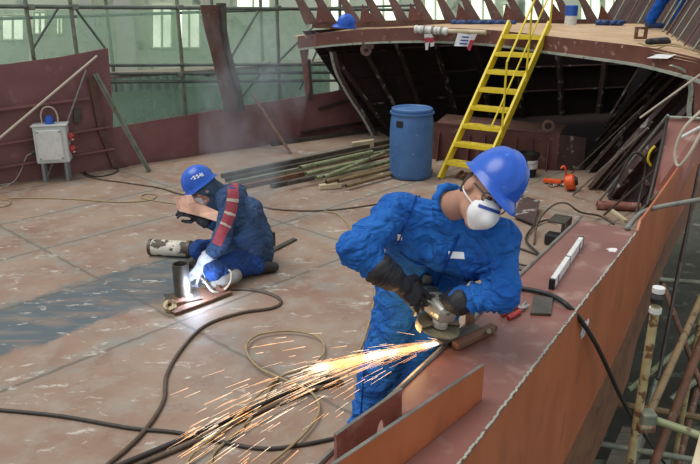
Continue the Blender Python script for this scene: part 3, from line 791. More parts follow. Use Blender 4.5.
bx(b, (P+Q)/2, (.05, .02, (Q-P).length), (x, y, d)); c = onz(274, 246, .02); bx(b, c+Zv*.07, (.03, .03, .14))
tag(obj('bar_clamp', b, M['darksteel']), 'dark flat bar with a short upright stub behind the welder', 'bar')

# ================================================================ WELDED BASE, PIPE STUB, CAN
wb = onz(190, 300, 0)
ax1 = V((.80, .60, 0)).normalized(); ax2 = V((-.6, .8, 0)); RR = (ax1, ax2, Zv)
ws = thing('pipe_stand', 'steel pipe stub welded on a flat plate with two lugs', 'pipe stand', wb)
b = B(); prism(b, [onz(164, 306, .03), onz(175, 313, .03), onz(232, 292, .03), onz(226, 285, .03), onz(190, 290, .03)], (0, 0, -.022)); obj('base_plate', b, M['rust'], ws)
b = B(); c = onz(183, 297, .036); bx(b, c, (.26, .22, .012), (V((.9, .43, 0)).normalized(), V((-.43, .9, 0)).normalized(), Zv)); obj('flange_plate', b, M['darksteel'], ws)
b = B(); pipe(b, c, c+Zv*.285, .064, .054, 22); obj('pipe', b, M['darksteel'], ws, True)
b = B(); lathe(b, [(.06, 0), (.08, 0), (.064, .016)], c+Zv*.006, (0, 0, 1), 22); obj('weld_fillet', b, M['rust'], ws, True)
for (x, y) in ((170, 306), (222, 288)):
    c2 = onz(x, y, .045); b = B(); lathe(b, [(.018, -.02), (.05, -.02), (.05, .02), (.018, .02), (.018, -.02)], c2, (.1, -.5, .9), 16); obj('lug', b, M['scafyel'] if x < 200 else M['rust'], ws, True)
    b = B(); bx(b, c2+V((.04, .05, -.005)), (.12, .05, .04), RR); obj('lug_base', b, M['rust'], ws, False, .004)

cA, cB2 = onz(151, 247, .075), onz(189, 249, .075)
cn = thing('metal_can', 'dirty whitish metal can lying on its side near the welder', 'can', (cA+cB2)/2-Zv*.075)
dd = (cB2-cA).normalized()
b = B(); lathe(b, [(0, 0), (.07, 0), (.076, .006), (.074, .02), (.074, .12), (.077, .13), (.074, .14), (.074, .26), (.078, .27), (.074, .28), (.072, (cB2-cA).length-.004), (0, (cB2-cA).length-.004)], cA, dd, 24); obj('body', b, M['dirtycan'], cn, True)
b = B(); lathe(b, [(.05, 0), (.079, 0), (.08, .03), (.05, .03), (.045, .01)], cB2-dd*.01, dd, 24); obj('dark_rim', b, M['darksteel'], cn, True)
b = B(); lathe(b, [(0, 0), (.078, 0), (.078, .03), (0, .03)], cA-dd*.01, dd, 24); obj('lid', b, M['darksteel'], cn, True)

# ================================================================ ON THE LEDGE
lv = thing('spirit_level', 'white box spirit level with black end caps lying on the ledge', 'spirit level', onz(566, 262, .8))
P, Q = onz(552, 284, .83), onz(581, 241, .83); x, y, d = basis(Q-P)
b = B(); bx(b, (P+Q)/2, (.028, .058, (Q-P).length), (x, y, d)); obj('beam', b, M['white'], lv, False, .003)
for p in (P, Q):
    b = B(); bx(b, p, (.031, .061, .022), (x, y, d)); obj('end_cap', b, M['black'], lv, False, .003)
for t in (.12, .5, .86):
    p = lerp(P, Q, t); b = B(); bx(b, p, (.030, .05 if t != .5 else .06, .02 if t == .5 else .03), (x, y, d)); obj('vial_window', b, M['toolgrey'], lv, False, .003)
pl = thing('pliers', 'red handled pliers lying open on the ledge by the sleeve', 'pliers', onz(515, 312, .8))
c = onz(521, 309, .815)
for a_, b_, e_ in (((517, 307), (509, 309), (502, 315)), ((520, 311), (514, 315), (508, 318))):
    b = B(); tube(b, smoothpts([c, onz(*a_, .815), onz(*b_, .815), onz(*e_, .813)], 4), [.007]+[.009]*10+[.0105, .009], 8) if False else tube(b, smoothpts([onz(*a_, .815), onz(*b_, .815), onz(*e_, .813)], 5), .0115, 8); obj('grip', b, M['red'], pl, True)
b = B(); lathe(b, [(0, -.008), (.016, -.008), (.016, .008), (0, .008)], onz(521, 308.5, .815), (0, 0, 1), 14); obj('pivot', b, M['chrome'], pl, True)
for e_ in ((526, 302), (529, 305)):
    b = B(); tube(b, [onz(521, 308.5, .815), onz(*e_, .815)], [.011, .005], 6); obj('jaw', b, M['chrome'], pl, True)
b = B(); prism(b, [onz(530, 315, .802), onz(551, 316, .802), onz(553, 300, .802), onz(534, 297, .802)], (0, 0, .014)); mg = obj('steel_block', b, M['darksteel'], None, False, .003); tag(mg, 'small dark square steel plate on the ledge beside the red pliers', 'plate')

# upright bracket plates at the near end of the ledge
def bplate(name, label, base0, base1, h0, h1, notch, mat):
    b = B(); d = (base1-base0); L = d.length; d.normalize(); nn = V((-d.y, d.x, 0))
    pts = [base0+Zv*h0]
    if notch:
        pts = [base0+Zv*h0, base0, base0+d*(L*.52)]
        for i in range(7):
            t = PI*i/6; pts.append(base0+d*(L*.58+.03-.03*math.cos(t))+Zv*(.055*math.sin(t)))
        pts += [base1]
    else: pts = [base0+Zv*h0, base0, base1]
    pts += [base1+Zv*h1]
    prism(b, pts, nn*.013); o = obj(name, b, mat, None, False, .002)
    b = B(); prism(b, [base0+Zv*h0, base1+Zv*h1, base1+Zv*(h1+.003), base0+Zv*(h0+.003)], nn*.013); obj('cut_edge', b, M['barsteel'], o)
    return tag(o, label, 'bracket plate', 'bracket plates standing on the ledge')
bplate('bracket_plate', 'low dark red plate standing on the ledge edge by the blue trousers', onz(402, 414, .801)-V((.24, .335, 0)), onz(402, 414, .801), .145, .108, True, M['primer'])
b0, b1 = onz(482, 400, .801), onz(404, 464, .801); dB = (b0-b1).normalized()
bplate('bracket_plate', 'taller rusty orange plate standing in the middle of the ledge', b1-dB*.35, b0, .20, .155, False, M['hull'])

# ================================================================ GRINDER AND WORKPIECE
wp = thing('workpiece', 'rusty slotted steel clamp piece under the grinder disc', 'clamp', onz(472, 338, .8))
P, Q = onz(455, 346, .822), onz(494, 327, .822); x, y, d = basis(Q-P)
b = B(); bx(b, (P+Q)/2+V((0, -.0, 0)), (.045, .03, (Q-P).length), (x, y, d)); obj('bar', b, M['rust'], wp, False, .005)
P2, Q2 = onz(438, 342, .835), onz(478, 326, .835); x2, y2, d2 = basis(Q2-P2)
b = B(); bx(b, (P2+Q2)/2, (.06, .014, (Q2-P2).length), (x2, y2, d2)); obj('plate', b, M['darksteel'], wp, False, .003)
b = B(); bx(b, onz(470, 318, .85), (.05, .012, .09), (d2, x2, Zv)); obj('tab', b, M['rust'], wp)
b = B(); tube(b, [onz(489, 331, .83), onz(489, 331, .85)], .012, 8); obj('bolt', b, M['scaf'], wp, True)

GS = 1.5
gh = ony(441, 309, 2.70)
gz = camdir(-.42, .42, -.80)                       # along the body, away from the head
dn = camdir(.20, .85, .40)   # disc axis (up side)
gr = thing('angle_grinder', 'angle grinder with silver gear head held by the worker at the ledge', 'grinder', gh-Zv*.1)
gx = gz.cross(dn).normalized(); gy = gx.cross(gz).normalized()
gx0, gy0, gz0 = gx, gy, gz
gx, gy, gz = gx*GS, gy*GS, gz*GS
def ringsec(c, rx, ry, n=16, p=3.0):
    out = []
    for i in range(n):
        t = 2*PI*i/n; cx, sx = math.cos(t), math.sin(t)
        out.append(c+gx*(rx*math.copysign(abs(cx)**(2/p), cx))+gy*(ry*math.copysign(abs(sx)**(2/p), sx)))
    return out
b = B(); loft(b, [ringsec(gh+gz*s, rx, ry) for s, rx, ry in ((-.042, .022, .016), (-.036, .032, .026), (-.01, .036, .031), (.02, .037, .031), (.04, .034, .031), (.046, .034, .032))]); obj('gear_head', b, M['silver'], gr, True, 0, 35)
b = B(); loft(b, [ringsec(gh+gz*s, rx, ry, 16, 2.3) for s, rx, ry in ((.045, .033, .032), (.05, .036, .034), (.10, .035, .033), (.12, .031, .029), (.24, .028, .027), (.27, .029, .029), (.285, .022, .022))]); obj('motor_body', b, M['toolgrey'], gr, True, 0, 40)
b = B(); loft(b, [ringsec(gh+gz*s, .0375, .0345, 16, 2.3) for s in (.068, .078)]); obj('silver_band', b, M['chrome'], gr, True)
for sx_, sy_ in ((-1, 1), (1, 1)):
    b = B(); lathe(b, [(r_*GS, h_*GS) for r_, h_ in [(0, 0), (.007, 0), (.007, .006), (0, .006)]], gh+gx*(sx_*.022)+gy*.029+gz*.025, gy, 8); obj('screw', b, M['darksteel'], gr)
b = B(); lathe(b, [(r_*GS, h_*GS) for r_, h_ in [(.010, 0), (.016, 0), (.014, .006)]], gh+gy*.031-gz*.004, gy, 12); obj('spindle_button', b, M['darksteel'], gr)
dc = gh-gy*.045-gz*.012
b = B(); lathe(b, [(r_*GS, h_*GS) for r_, h_ in [(.012, 0), (.024, 0), (.024, .02), (.02, .028), (0, .028)]], dc-gy*.004, gy, 18); obj('neck', b, M['silver'], gr, True)
b = B(); lathe(b, [(r_*GS, h_*GS) for r_, h_ in [(0, 0), (.0625, -.0), (.0625, .003), (0, .003)]], dc-gy*.012, gy, 36); obj('disc', b, M['disc'], gr, True)
b = B(); rings = []
for i in range(17):
    t = PI*(-.05)+PI*1.1*i/16
    e = gx*math.cos(t)+gz*math.sin(t)
    rings.append([dc+e*.02+gy*.004, dc+e*.066+gy*.004, dc+e*.069-gy*.002, dc+e*.069-gy*.018, dc+e*.066-gy*.018, dc+e*.066-gy*.001, dc+e*.02+gy*.001])
loft(b, rings); obj('guard', b, M['disc'], gr, True, 0, 30)
b = B(); tube(b, [gh+gx*.03+gz*.01, gh+gx*.10+gz*.01], [.012, .014], 10); obj('side_handle', b, M['black'], gr, True)
b = B(); lathe(b, [(r_*GS, h_*GS) for r_, h_ in [(0, 0), (.014, 0), (.017, .012), (.012, .026), (0, .028)]], gh+gz*.10+gy*.035, gy, 12); obj('switch_knob', b, M['toolgrey'], gr, True)

# sparks: glowing chips thrown from the disc
def sparks():
    rr = random.Random(5); b = B()
    o = onz(446, 341, .835)
    main = (ony(300, 369, o.y-.10)-o); Lm = main.length; main.normalize()
    sx, sy, _ = basis(main)
    for i in range(980):
        core = i < 600
        sp = .022 if core else rr.choice((.05, .08, .12, .2))
        d = (main+sx*rr.gauss(0, sp*1.0)+sy*rr.gauss(0, sp*.8)+(sy*0)).normalized()
        s = (rr.random()**1.35)*(.58 if core else 1.15)
        ln = rr.uniform(.03, .10) if core else rr.uniform(.03, .14)
        g = .20 if not core else .04
        p = o+d*s+V((0, 0, -g*s*s)); q = o+d*(s+ln)+V((0, 0, -g*(s+ln)**2))
        if p.z < .01 or q.z < .01: continue
        r = rr.uniform(.0008, .0017)*(1.0 if core else .62)
        tube(b, [p, q], [r, r*.35], 3)
    return b
def spark_mat():
    k = NT('spark_glow'); k.b.inputs['Base Color'].default_value = (0, 0, 0, 1)
    f = k.noise(k.mapping(), 7, 2)
    k.l(k.mix(k.ramp(f, .4, .65), lin('#ffb06a'), lin('#ffe8cc')), k.b.inputs['Emission Color'])
    k.b.inputs['Emission Strength'].default_value = 2.6; return k.m
M['spark'] = spark_mat()
tag(obj('sparks', sparks(), M['spark']), 'shower of orange sparks flying off the grinder disc over the deck', 'sparks', None, 'stuff')

# ================================================================ HARD HAT BUILDER
def hard_hat(name, c, f, u, parent=None, size=1.0, marks=False):
    f = f.normalized(); u = (u-f*u.dot(f)).normalized(); l = u.cross(f)
    NA, NR = 48, 16; rings = []
    for j in range(NR+1):
        t = (PI/2)*j/NR; rr_, zz = math.cos(t), math.sin(t)
        ring = []
        for i in range(NA):
            a = 2*PI*i/NA
            X, Y = math.cos(a)*.138, math.sin(a)*.112
            lx = X*rr_**.9; ly = Y*rr_**.9; z = .148*zz
            k = 0
            ad = abs(ly)
            if zz > .15: k = .006*math.exp(-(ad/.016)**2)+.004*math.exp(-((ad-.045)/.010)**2)*(1 if zz > .3 else 0)
            s = 1+k/.12
            ring.append(c+(f*(lx*s)+l*(ly*s)+u*(z*s))*size)
        rings.append(ring)
    b = B()
    brim = []
    for k, (ro, dz) in enumerate(((1.0, -.004), (1.12, -.012), (1.13, -.018), (1.02, -.012), (.97, -.004))):
        ring = []
        for i in range(NA):
            a = 2*PI*i/NA; ext = 0
            if k in (1, 2, 3):
                ext = .044*max(0, math.cos(a))**1.6*(1 if k < 3 else .8)
            drop = -.022*max(0, math.cos(a))**2 if k in (1, 2) else 0
            ring.append(c+(f*(math.cos(a)*(.138*ro+ext))+l*(math.sin(a)*.112*(ro if k in (0, 4) else ro-.04))+u*(dz+drop))*size)
        brim.append(ring)
    inner = [[c+(p-c)*.965 for p in r] for r in rings]
    loft(b, list(reversed(rings))+brim[1:]+inner, True, True)
    o = obj(name, b, M['hardhat'], parent, True, 0, 50)
    if marks:
        hats_marks(o, c, f, u, l, size)
    return o
def hats_marks(o, c, f, u, l, size):
    # worn white stencil strokes on the side of the shell
    strokes = [(-.050, .062, .010, .026), (-.036, .066, .008, .03), (-.026, .066, .014, .008), (-.012, .072, .008, .03), (-.001, .080, .012, .007), (-.002, .062, .012, .007), (.016, .078, .008, .028), (.025, .087, .012, .007), (.025, .069, .012, .007), (.042, .083, .010, .007)]
    b = B()
    for x, z, w, h in strokes:
        q = []
        for du, dv in ((-w/2, -h/2), (w/2, -h/2), (w/2, h/2), (-w/2, h/2)):
            X, Z_ = x+du, z+dv
            k = max(0, 1-(X/.138)**2-(Z_/.135)**2)**.5
            q.append(c+(f*X+l*(.112*k**.9+.006)+u*Z_)*size)
        prism(b, q, l*.0025)
    obj('stencil_marks', b, M['markwhite'], o)

# ================================================================ WORKER AT THE LEDGE
def glove(name, wrist, fwd, back, curl, mat, parent, size=1.0, spread=.0, thumb_side=1, cuff=None):
    """fwd: wrist to knuckles, back: back-of-hand normal; fingers curl away from back"""
    fwd = fwd.normalized(); back = (back-fwd*back.dot(fwd)).normalized(); side = fwd.cross(back).normalized()*thumb_side
    S = size; pr = []
    kn = wrist+fwd*(.088*S)
    pr.append(cap(wrist, wrist+fwd*.02*S, .034*S, .034*S))
    for i in (-1.2, -.4, .4, 1.2):
        pr.append(cap(wrist+side*(i*.012*S), kn+side*(i*.021*S), .021*S, .017*S))
    lens = {1.4: (.040, .028, .022), .47: (.046, .032, .024), -.47: (.042, .030, .023), -1.4: (.033, .024, .02)}
    for i, (a, b_, c_) in lens.items():
        p = kn+side*(i*.0235*S); ang = curl*.55; r = .0106*S
        for L_ in (a, b_, c_):
            d = (fwd*math.cos(ang)-back*math.sin(ang)+side*(i*spread)).normalized()
            q = p+d*(L_*S*1.1); pr.append(cap(p, q, r, r*.92)); p = q; r *= .94; ang += curl*.75
    tb = wrist+fwd*(.025*S)+side*(.028*S)
    t1 = tb+(fwd*.6+side*.75-back*.45).normalized()*.042*S
    t2 = t1+(fwd*.85+side*.12-back*.6).normalized()*.036*S
    t3 = t2+(fwd*.7-side*.25-back*.7).normalized()*.026*S
    pr += [cap(tb, t1, .017*S, .0145*S), cap(t1, t2, .0145*S, .013*S), cap(t2, t3, .013*S, .0115*S)]
    if cuff is not None:
        pr.append(cap(wrist, lerp(wrist, cuff, .5), .040*S, .053*S, .003, .035)); pr.append(cap(lerp(wrist, cuff, .5), cuff, .053*S, .062*S, .004, .03))
    return sdf_mesh(name, pr, .004, .006, mat, parent, (.0008, 90))

def head(parent, c, f, u, hood=False, size=1.0):
    f = f.normalized(); u = (u-f*u.dot(f)).normalized(); l = u.cross(f)
    A = (f, l, u)
    def P(x, y, z): return c+(f*x+l*y+u*z)*size
    pr = [ell(P(-.01, 0, .035), (.098, .077, .092), A), ell(P(.025, 0, -.045), (.070, .060, .075), A), cap(P(.03, -.03, -.085), P(.075, 0, -.105), .026, .024), cap(P(.03, .03, -.085), P(.075, 0, -.105), .026, .024),
          cap(P(.088, 0, .02), P(.112, 0, -.03), .010, .015), cap(P(.080, -.035, .028), P(.080, .035, .028), .014, .014), ell(P(.068, -.04, -.015), (.028, .026, .022), A), ell(P(.068, .04, -.015), (.028, .026, .022), A),
          cap(P(.088, -.018, -.068), P(.088, .018, -.068), .010), cap(P(.085, -.014, -.08), P(.085, .014, -.08), .009)]
    for s in (-1, 1):
        pr += [ell(P(-.01, s*.078, -.005), (.026, .012, .034), A)]
    eyes = []
    return pr, P, (f, l, u)

def worker():
    HC = ony(484, 194, 2.62)
    u = camdir(.66, .70, .28); f = camdir(.24, -.52, .82); f = (f-u*f.dot(u)).normalized()
    pel = V((.34, 3.02, .95))
    root = thing('person', 'worker in blue coveralls and blue hard hat grinding at the ledge', 'person', (.25, 3.0, 0))
    pr, P, (hf, hl, hu) = head(root, HC, f, u)
    neck = ony(450, 207, 2.78)
    pr += [cap(P(-.03, 0, -.06), neck, .058, .064), cap(neck, neck+V((-.02, .04, -.12)), .066, .09)]
    sdf_mesh('body', pr, .006, .016, M['skin'], root)
    Rsh, Lsh = ony(396, 214, 2.80), ony(498, 240, 2.70)
    Rel, Rwr = ony(354, 249, 2.62), ony(405, 289, 2.62)
    Lel, Lwr = ony(501, 293, 2.60), ony(452, 303, 2.63)
    ch = ony(446, 245, 2.82); be = V((.38, 2.97, 1.14))
    chR, chL = ony(412, 235, 2.86), ony(474, 250, 2.80)
    hipR, hipL = pel+V((-.09, 0, -.03)), pel+V((.10, 0, -.03))
    knR, ftR = V((.145, 2.97, .50)), V((.06, 3.0, .08))
    knL, ftL = V((.345, 3.0, .50)), V((.33, 3.1, .08))
    cv = [cap(neck+V((-.02, .03, -.06)), ch, .085, .12), cap(neck+V((-.04, .03, -.055)), Rsh+V((0, 0, .012)), .075, .078, .004, .06), cap(neck+V((.03, .02, -.06)), Lsh+V((0, 0, .01)), .07, .078, .004, .06), cap(chR, Rsh, .128, .082, .006, .07), cap(chL, Lsh, .125, .082, .006, .07),
          cap(Rsh, Rel, .086, .072, .011, .055), cap(Rel, lerp(Rel, Rwr, .55), .070, .058, .010, .042),
          cap(Lsh, Lel, .088, .074, .011, .06), cap(Lel, lerp(Lel, Lwr, .80), .072, .056, .011, .038),
          cap(chR, be+V((-.09, 0, 0)), .125, .125, .006, .10), cap(chL, be+V((.09, 0, 0)), .125, .125, .006, .10), cap(be+V((-.09, 0, 0)), pel+V((-.08, 0, 0)), .125, .125, .005, .09), cap(be+V((.09, 0, 0)), pel+V((.08, 0, 0)), .125, .125, .005, .09),
          cap(hipR, knR, .125, .105, .006, .09), cap(knR, ftR, .105, .088, .008, .08), cap(hipL, knL, .122, .105, .006, .09), cap(knL, ftL, .105, .088, .008, .08)]
    # collar ring
    nd = (P(-.03, 0, -.06)-neck).normalized(); nx, ny, _ = basis(nd)
    cr = [neck+nd*(.022+.014*math.cos(a-.6))+(nx*math.cos(a)+ny*math.sin(a))*.088-nd*.01 for a in np.linspace(.15, 2*PI-.15, 14)]
    for a_, b_ in zip(cr, cr[1:]): cv.append(cap(a_, b_, .013))
    cov = sdf_mesh('coveralls', cv, .008, .035, M['coverall'], root, (.0030, 17))
    # zip, badge, pocket flaps: thin cloth pieces lying on the chest
    def surf(px, py, off=.003, cov=cov):
        o = V((0, 0, H)); d = ray(px, py).normalized()
        bpy.context.view_layer.update()
        ok, loc, nrm, _ = cov.ray_cast(o-V(root.location)*0, d) if False else cov.ray_cast(cov.matrix_world.inverted() @ o, d)
        return (loc+nrm*off, nrm) if ok else (None, None)
    def patch(name, pix, mat, par=cov, off=.003, on=cov):
        b = B(); n_ = 7; G_ = []
        a0, a1, a2, a3 = pix
        for i in range(n_+1):
            row = []
            for j in range(n_+1):
                s, t = i/n_, j/n_
                x = (a0[0]*(1-s)+a1[0]*s)*(1-t)+(a3[0]*(1-s)+a2[0]*s)*t
                y = (a0[1]*(1-s)+a1[1]*s)*(1-t)+(a3[1]*(1-s)+a2[1]*s)*t
                p, nn = surf(x, y, off, on); row.append(None if p is None else (bm_v(b, p), bm_v(b, p-nn*.004)))
            G_.append(row)
        for i in range(n_):
            for j in range(n_):
                q = [G_[i][j], G_[i+1][j], G_[i+1][j+1], G_[i][j+1]]
                if all(q): b.faces.new([v[0] for v in q]); b.faces.new([v[1] for v in reversed(q)])
        return obj(name, b, mat, par, True)
    def bm_v(b, p): return b.verts.new(p)
    def line_on(name, pix, r, mat, par=cov):
        pts = []
        for (x0, y0), (x1, y1) in zip(pix, pix[1:]):
            for i in range(8):
                p, nn = surf(x0+(x1-x0)*i/8, y0+(y1-y0)*i/8, .002)
                if p is not None: pts.append(p)
        if len(pts) > 2:
            b = B(); tube(b, pts, r, 6); obj(name, b, mat, par, True)
    dkb = cloth('coverall_seam', '#0e3d84', '#134592')
    line_on('zip_placket', [(459, 234), (452, 250), (444, 268), (436, 288)], .006, dkb)
    line_on('pocket_seam', [(400, 252), (414, 262), (428, 266)], .004, dkb)
    line_on('pocket_seam', [(466, 276), (480, 268), (492, 262)], .004, dkb)
    line_on('shoulder_seam', [(416, 196), (410, 212), (402, 232), (398, 246)], .004, dkb)
    patch('chest_badge', [(448, 251), (464, 252), (465, 259), (449, 258)], M['markwhite'])
    patch('badge', [(397, 234), (402, 234), (402, 240), (397, 240)], M['paper'])
    patch('pocket_flap', [(465, 280), (490, 268), (491, 275), (468, 286)], dkb)
    line_on('trouser_seam', [(366, 350), (364, 375), (362, 400), (360, 425)], .004, dkb)
    # hat, mask, glasses, hair
    hh = hard_hat('hard_hat', P(-.012, 0, .058), (hf+hu*.04), (hu-hf*.04), root, 1.0)
    b = B(); rings = []
    for i in range(25):
        a = 2*PI*i/24; rings.append([P(-.008+.103*math.cos(a), .087*math.sin(a), z_)+ (hf*math.cos(a)+hl*math.sin(a))*e_ for z_, e_ in ((.044, 0), (.066, 0), (.066, .008), (.044, .008))])
    loft(b, rings[:-1]+[rings[0]], True, False); obj('headband', b, M['black'], hh, True)
    pm = [ell(P(.085, 0, -.048), (.054, .068, .066), (hf, hl, hu)), cap(P(.105, 0, -.005), P(.128, 0, -.055), .020, .024), cap(P(.11, 0, -.05), P(.085, 0, -.105), .028, .022)]
    mk = sdf_mesh('respirator', pm, .005, .02, M['mask'], root)
    patch('blue_nose_band', [(479, 204), (500, 211.5), (499, 214.5), (478, 207)], M['markblue'], mk, .0025, mk)
    gl = B()
    for s in (-1, 1):
        pts = [P(.105, s*.010, .012), P(.103, s*.034, .028), P(.088, s*.064, .022), P(.088, s*.064, -.004), P(.102, s*.036, -.012), P(.106, s*.012, -.004)]
        tube(gl, smoothpts(pts+[pts[0]], 4), .0028, 6)
        tube(gl, [P(.088, s*.066, .014), P(.0, s*.083, .010), P(-.03, s*.08, -.01)], .003, 6)
    obj('safety_glasses', gl, M['toolgrey'], root, True)
    for s in (-1, 1):
        b = B(); lathe(b, [(0, -.012), (.009, -.008), (.012, 0), (.009, .008), (0, .012)], P(.086, s*.032, .010), hf, 12); obj('eye', b, M['eye'], root, True)
        b = B(); tube(b, smoothpts([P(.12, s*.03, -.05), P(.06, s*.072, -.045), P(.0, s*.083, -.04), P(-.06, s*.06, -.03)], 5), .003, 6); obj('mask_strap', b, M['mask'], mk, True)
    sdf_mesh('hair', [ell(P(-.045, 0, .0), (.066, .078, .068), (hf, hl, hu)), ell(P(-.055, 0, -.045), (.042, .06, .03), (hf, hl, hu))], .006, .015, M['hair'], root)
    # gloves gripping the grinder
    gripc = gh+gz*.17
    pass
    Wr = gripc+gy*.050+gz*.055-gx*.012
    g1 = glove('glove', ony(399, 283, 2.63), camdir(.74, -.60, -.30), camdir(-.25, .45, .85), .62, M['glove'], root, 1.15, .07, -1, lerp(Rel, Rwr, .50))
    Wl = gh+gx*-.02+V((.085, .055, .085))
    g2 = glove('glove', Lwr+V((.0, .05, -.01)), (gh+V((.0, .10, .0))-Lwr), camdir(.2, .8, .5), .9, M['glove'], root, 1.0, .02, 1, lerp(Lel, Lwr, .84))
    for s, ft in ((-1, ftR), (1, ftL)):
        bm_ = [cap(ft+V((0, .03, .05)), ft+V((0, .03, -.02)), .06, .055), cap(ft+V((0, .04, -.03)), ft+V((s*.02, -.16, -.04)), .05, .042)]
        sdf_mesh('boot', bm_, .008, .02, M['boot'], root, (0, 0), [((0, 0, .002), (0, 0, -1))])
    return root
worker()

# ================================================================ KNEELING WELDER
def welder():
    root = thing('person', 'kneeling welder in faded blue jacket with a red sleeve stripe', 'person', onz(232, 282, 0))
    HC = ony(203, 189, 5.52)
    u = camdir(-.50, .76, .32); f = camdir(-.78, -.55, .25); f = (f-u*f.dot(u)).normalized()
    pr, P, (hf, hl, hu) = head(root, HC, f, u)
    neck = ony(219, 196, 5.58)
    pr += [cap(P(-.03, 0, -.05), neck, .058, .065), cap(neck, neck+V((.05, .02, -.1)), .066, .09)]
    sdf_mesh('body', pr, .008, .016, M['skin'], root)
    hd_ = [ell(P(-.02, 0, .02), (.108, .092, .10), (hf, hl, hu)), cap(P(-.05, 0, -.02), neck+V((.02, 0, .0)), .088, .095), cap(P(.02, 0, -.10), neck+V((-.02, -.02, -.05)), .05, .08)]
    sdf_mesh('balaclava', hd_, .008, .03, M['hood'], root, (.002, 30), [(P(.075, 0, 0), hf)])
    shL = ony(230, 200, 5.42); shR = ony(236, 194, 5.78)
    hip = ony(252, 258, 5.62); hip.z = max(hip.z, .14)
    back1 = ony(247, 215, 5.62); back2 = ony(255, 240, 5.64)
    elL, wrL = ony(222, 240, 5.24), ony(203, 266, 5.22)
    elR, wrR = ony(223, 228, 5.55), ony(198, 217, 5.48)
    jk = [cap(shL, shR, .09, .09), cap(neck, back1, .085, .14), cap(back1+V((0, -.1, 0)), back2+V((0, -.1, 0)), .13, .14, .004, .08), cap(back1+V((0, .1, 0)), back2+V((0, .1, 0)), .13, .14), cap(back2, hip, .14, .15),
          cap(shL, elL, .085, .07, .006, .06), cap(elL, wrL, .072, .055, .006, .045), cap(shR, elR, .085, .068), cap(elR, lerp(elR, wrR, .8), .066, .05),
          cap(shL, back2+V((-.06, -.1, 0)), .10, .12), cap(back2+V((0, -.08, 0)), hip+V((-.12, -.14, .02)), .13, .135, .005, .07), cap(back2, hip+V((.04, .0, .0)), .15, .155)]
    cr = [neck+V((.02, 0, .0))+V((math.cos(a)*.075, math.sin(a)*.085, .03+.02*math.cos(a))) for a in np.linspace(-2.2, 2.2, 10)]
    for a_, b_ in zip(cr, cr[1:]): jk.append(cap(a_, b_, .02))
    jacket = sdf_mesh('jacket', jk, .011, .05, M['coverallgrey'], root, (.003, 16))
    # stripe: red band following the outside of the sleeve
    bpy.context.view_layer.update()
    def surf(px, py, off):
        o = cam.location; d = ray(px, py).normalized()
        ok, loc, nrm, _ = jacket.ray_cast(jacket.matrix_world.inverted() @ o, d)
        return (loc, nrm) if ok else (None, None)
    ctl = [(233, 182), (233, 196), (231, 210), (227, 222), (222, 232), (216, 246)]
    wid = [5, 5.6, 5.6, 5.4, 5.2, 4.8]
    def band(name, t0, t1, mat, par, off, nseg):
        b = B(); rows = []
        for i in range(nseg+1):
            t = (t0+(t1-t0)*i/nseg)*(len(ctl)-1); k = min(int(t), len(ctl)-2); e = t-k
            cx = ctl[k][0]*(1-e)+ctl[k+1][0]*e; cy = ctl[k][1]*(1-e)+ctl[k+1][1]*e; w = wid[k]*(1-e)+wid[k+1]*e
            dx, dy = ctl[k+1][0]-ctl[k][0], ctl[k+1][1]-ctl[k][1]; L_ = math.hypot(dx, dy); nx_, ny_ = -dy/L_, dx/L_
            row = []
            for j in range(7):
                s = (j/6*2-1)*w
                p, nn = surf(cx+nx_*s, cy+ny_*s, off)
                row.append(None if p is None else (b.verts.new(p+nn*off), b.verts.new(p-nn*.004)))
            rows.append(row)
        for r0, r1 in zip(rows, rows[1:]):
            for j in range(6):
                q = [r0[j], r0[j+1], r1[j+1], r1[j]]
                if all(q): b.faces.new([v[0] for v in q]); b.faces.new([v[1] for v in reversed(q)])
        return obj(name, b, mat, par, True)
    st = band('sleeve_stripe', .02, .98, M['stripe'], jacket, .005, 22)
    for t in (.26, .46, .66): band('reflective_band', t-.022, t+.022, M['reflect'], st, .008, 2)
    # trousers
    knL = ony(214, 268, 5.18); knL.z = .16; hipL, hipR = hip+V((0, -.12, 0)), hip+V((0, .12, 0))
    ftL = onz(262, 266, .07)+V((.0, .0, 0)); knR = ony(200, 250, 5.55); ftR = ony(206, 268, 5.6); ftR.z = .08
    tr = [cap(hip+V((-.02, -.1, 0)), hip+V((-.02, .1, 0)), .14, .14), cap(hipL, knL, .12, .088, .005, .08), cap(knL, lerp(knL, ftL, .9), .082, .07, .005, .06), cap(hipR, knR, .12, .09, .005, .08), cap(knR, ftR+V((0, 0, .06)), .085, .07, .005, .06)]
    for i, p in enumerate(tr): 
        pass
    sdf_mesh('trousers', tr, .011, .03, M['trousersdark'], root, (.002, 18), [((0, 0, .012), (0, 0, -1))])
    bt = [cap(ftL+V((-.06, 0, .02)), ftL+V((.02, 0, -.01)), .062, .06), cap(ftL+V((.02, 0, .0)), ftL+V((.10, .02, -.02)), .056, .045)]
    sdf_mesh('boot', bt, .009, .02, M['boot'], root, (0, 0), [((0, 0, .003), (0, 0, -1))])
    c3 = onz(224, 281, .075); bt = [cap(c3+V((.08, .06, .02)), c3+V((.0, .0, -.01)), .062, .062), cap(c3, c3+V((-.07, -.03, -.02)), .06, .05)]
    sdf_mesh('boot', bt, .009, .02, M['smoked'], root, (0, 0), [((0, 0, .003), (0, 0, -1))])
    bt = [cap(ftR+V((0, 0, .03)), ftR+V((-.16, -.02, -.03)), .06, .045)]
    sdf_mesh('boot', bt, .009, .02, M['boot'], root, (0, 0), [((0, 0, .003), (0, 0, -1))])
    # hat with stencil marks, mask, glasses
    hh = hard_hat('hard_hat', P(-.005, 0, .055), hf, hu, root, 1.02, True)
    pm = [ell(P(.085, 0, -.045), (.050, .060, .058), (hf, hl, hu)), cap(P(.105, 0, -.005), P(.125, 0, -.055), .020, .024)]
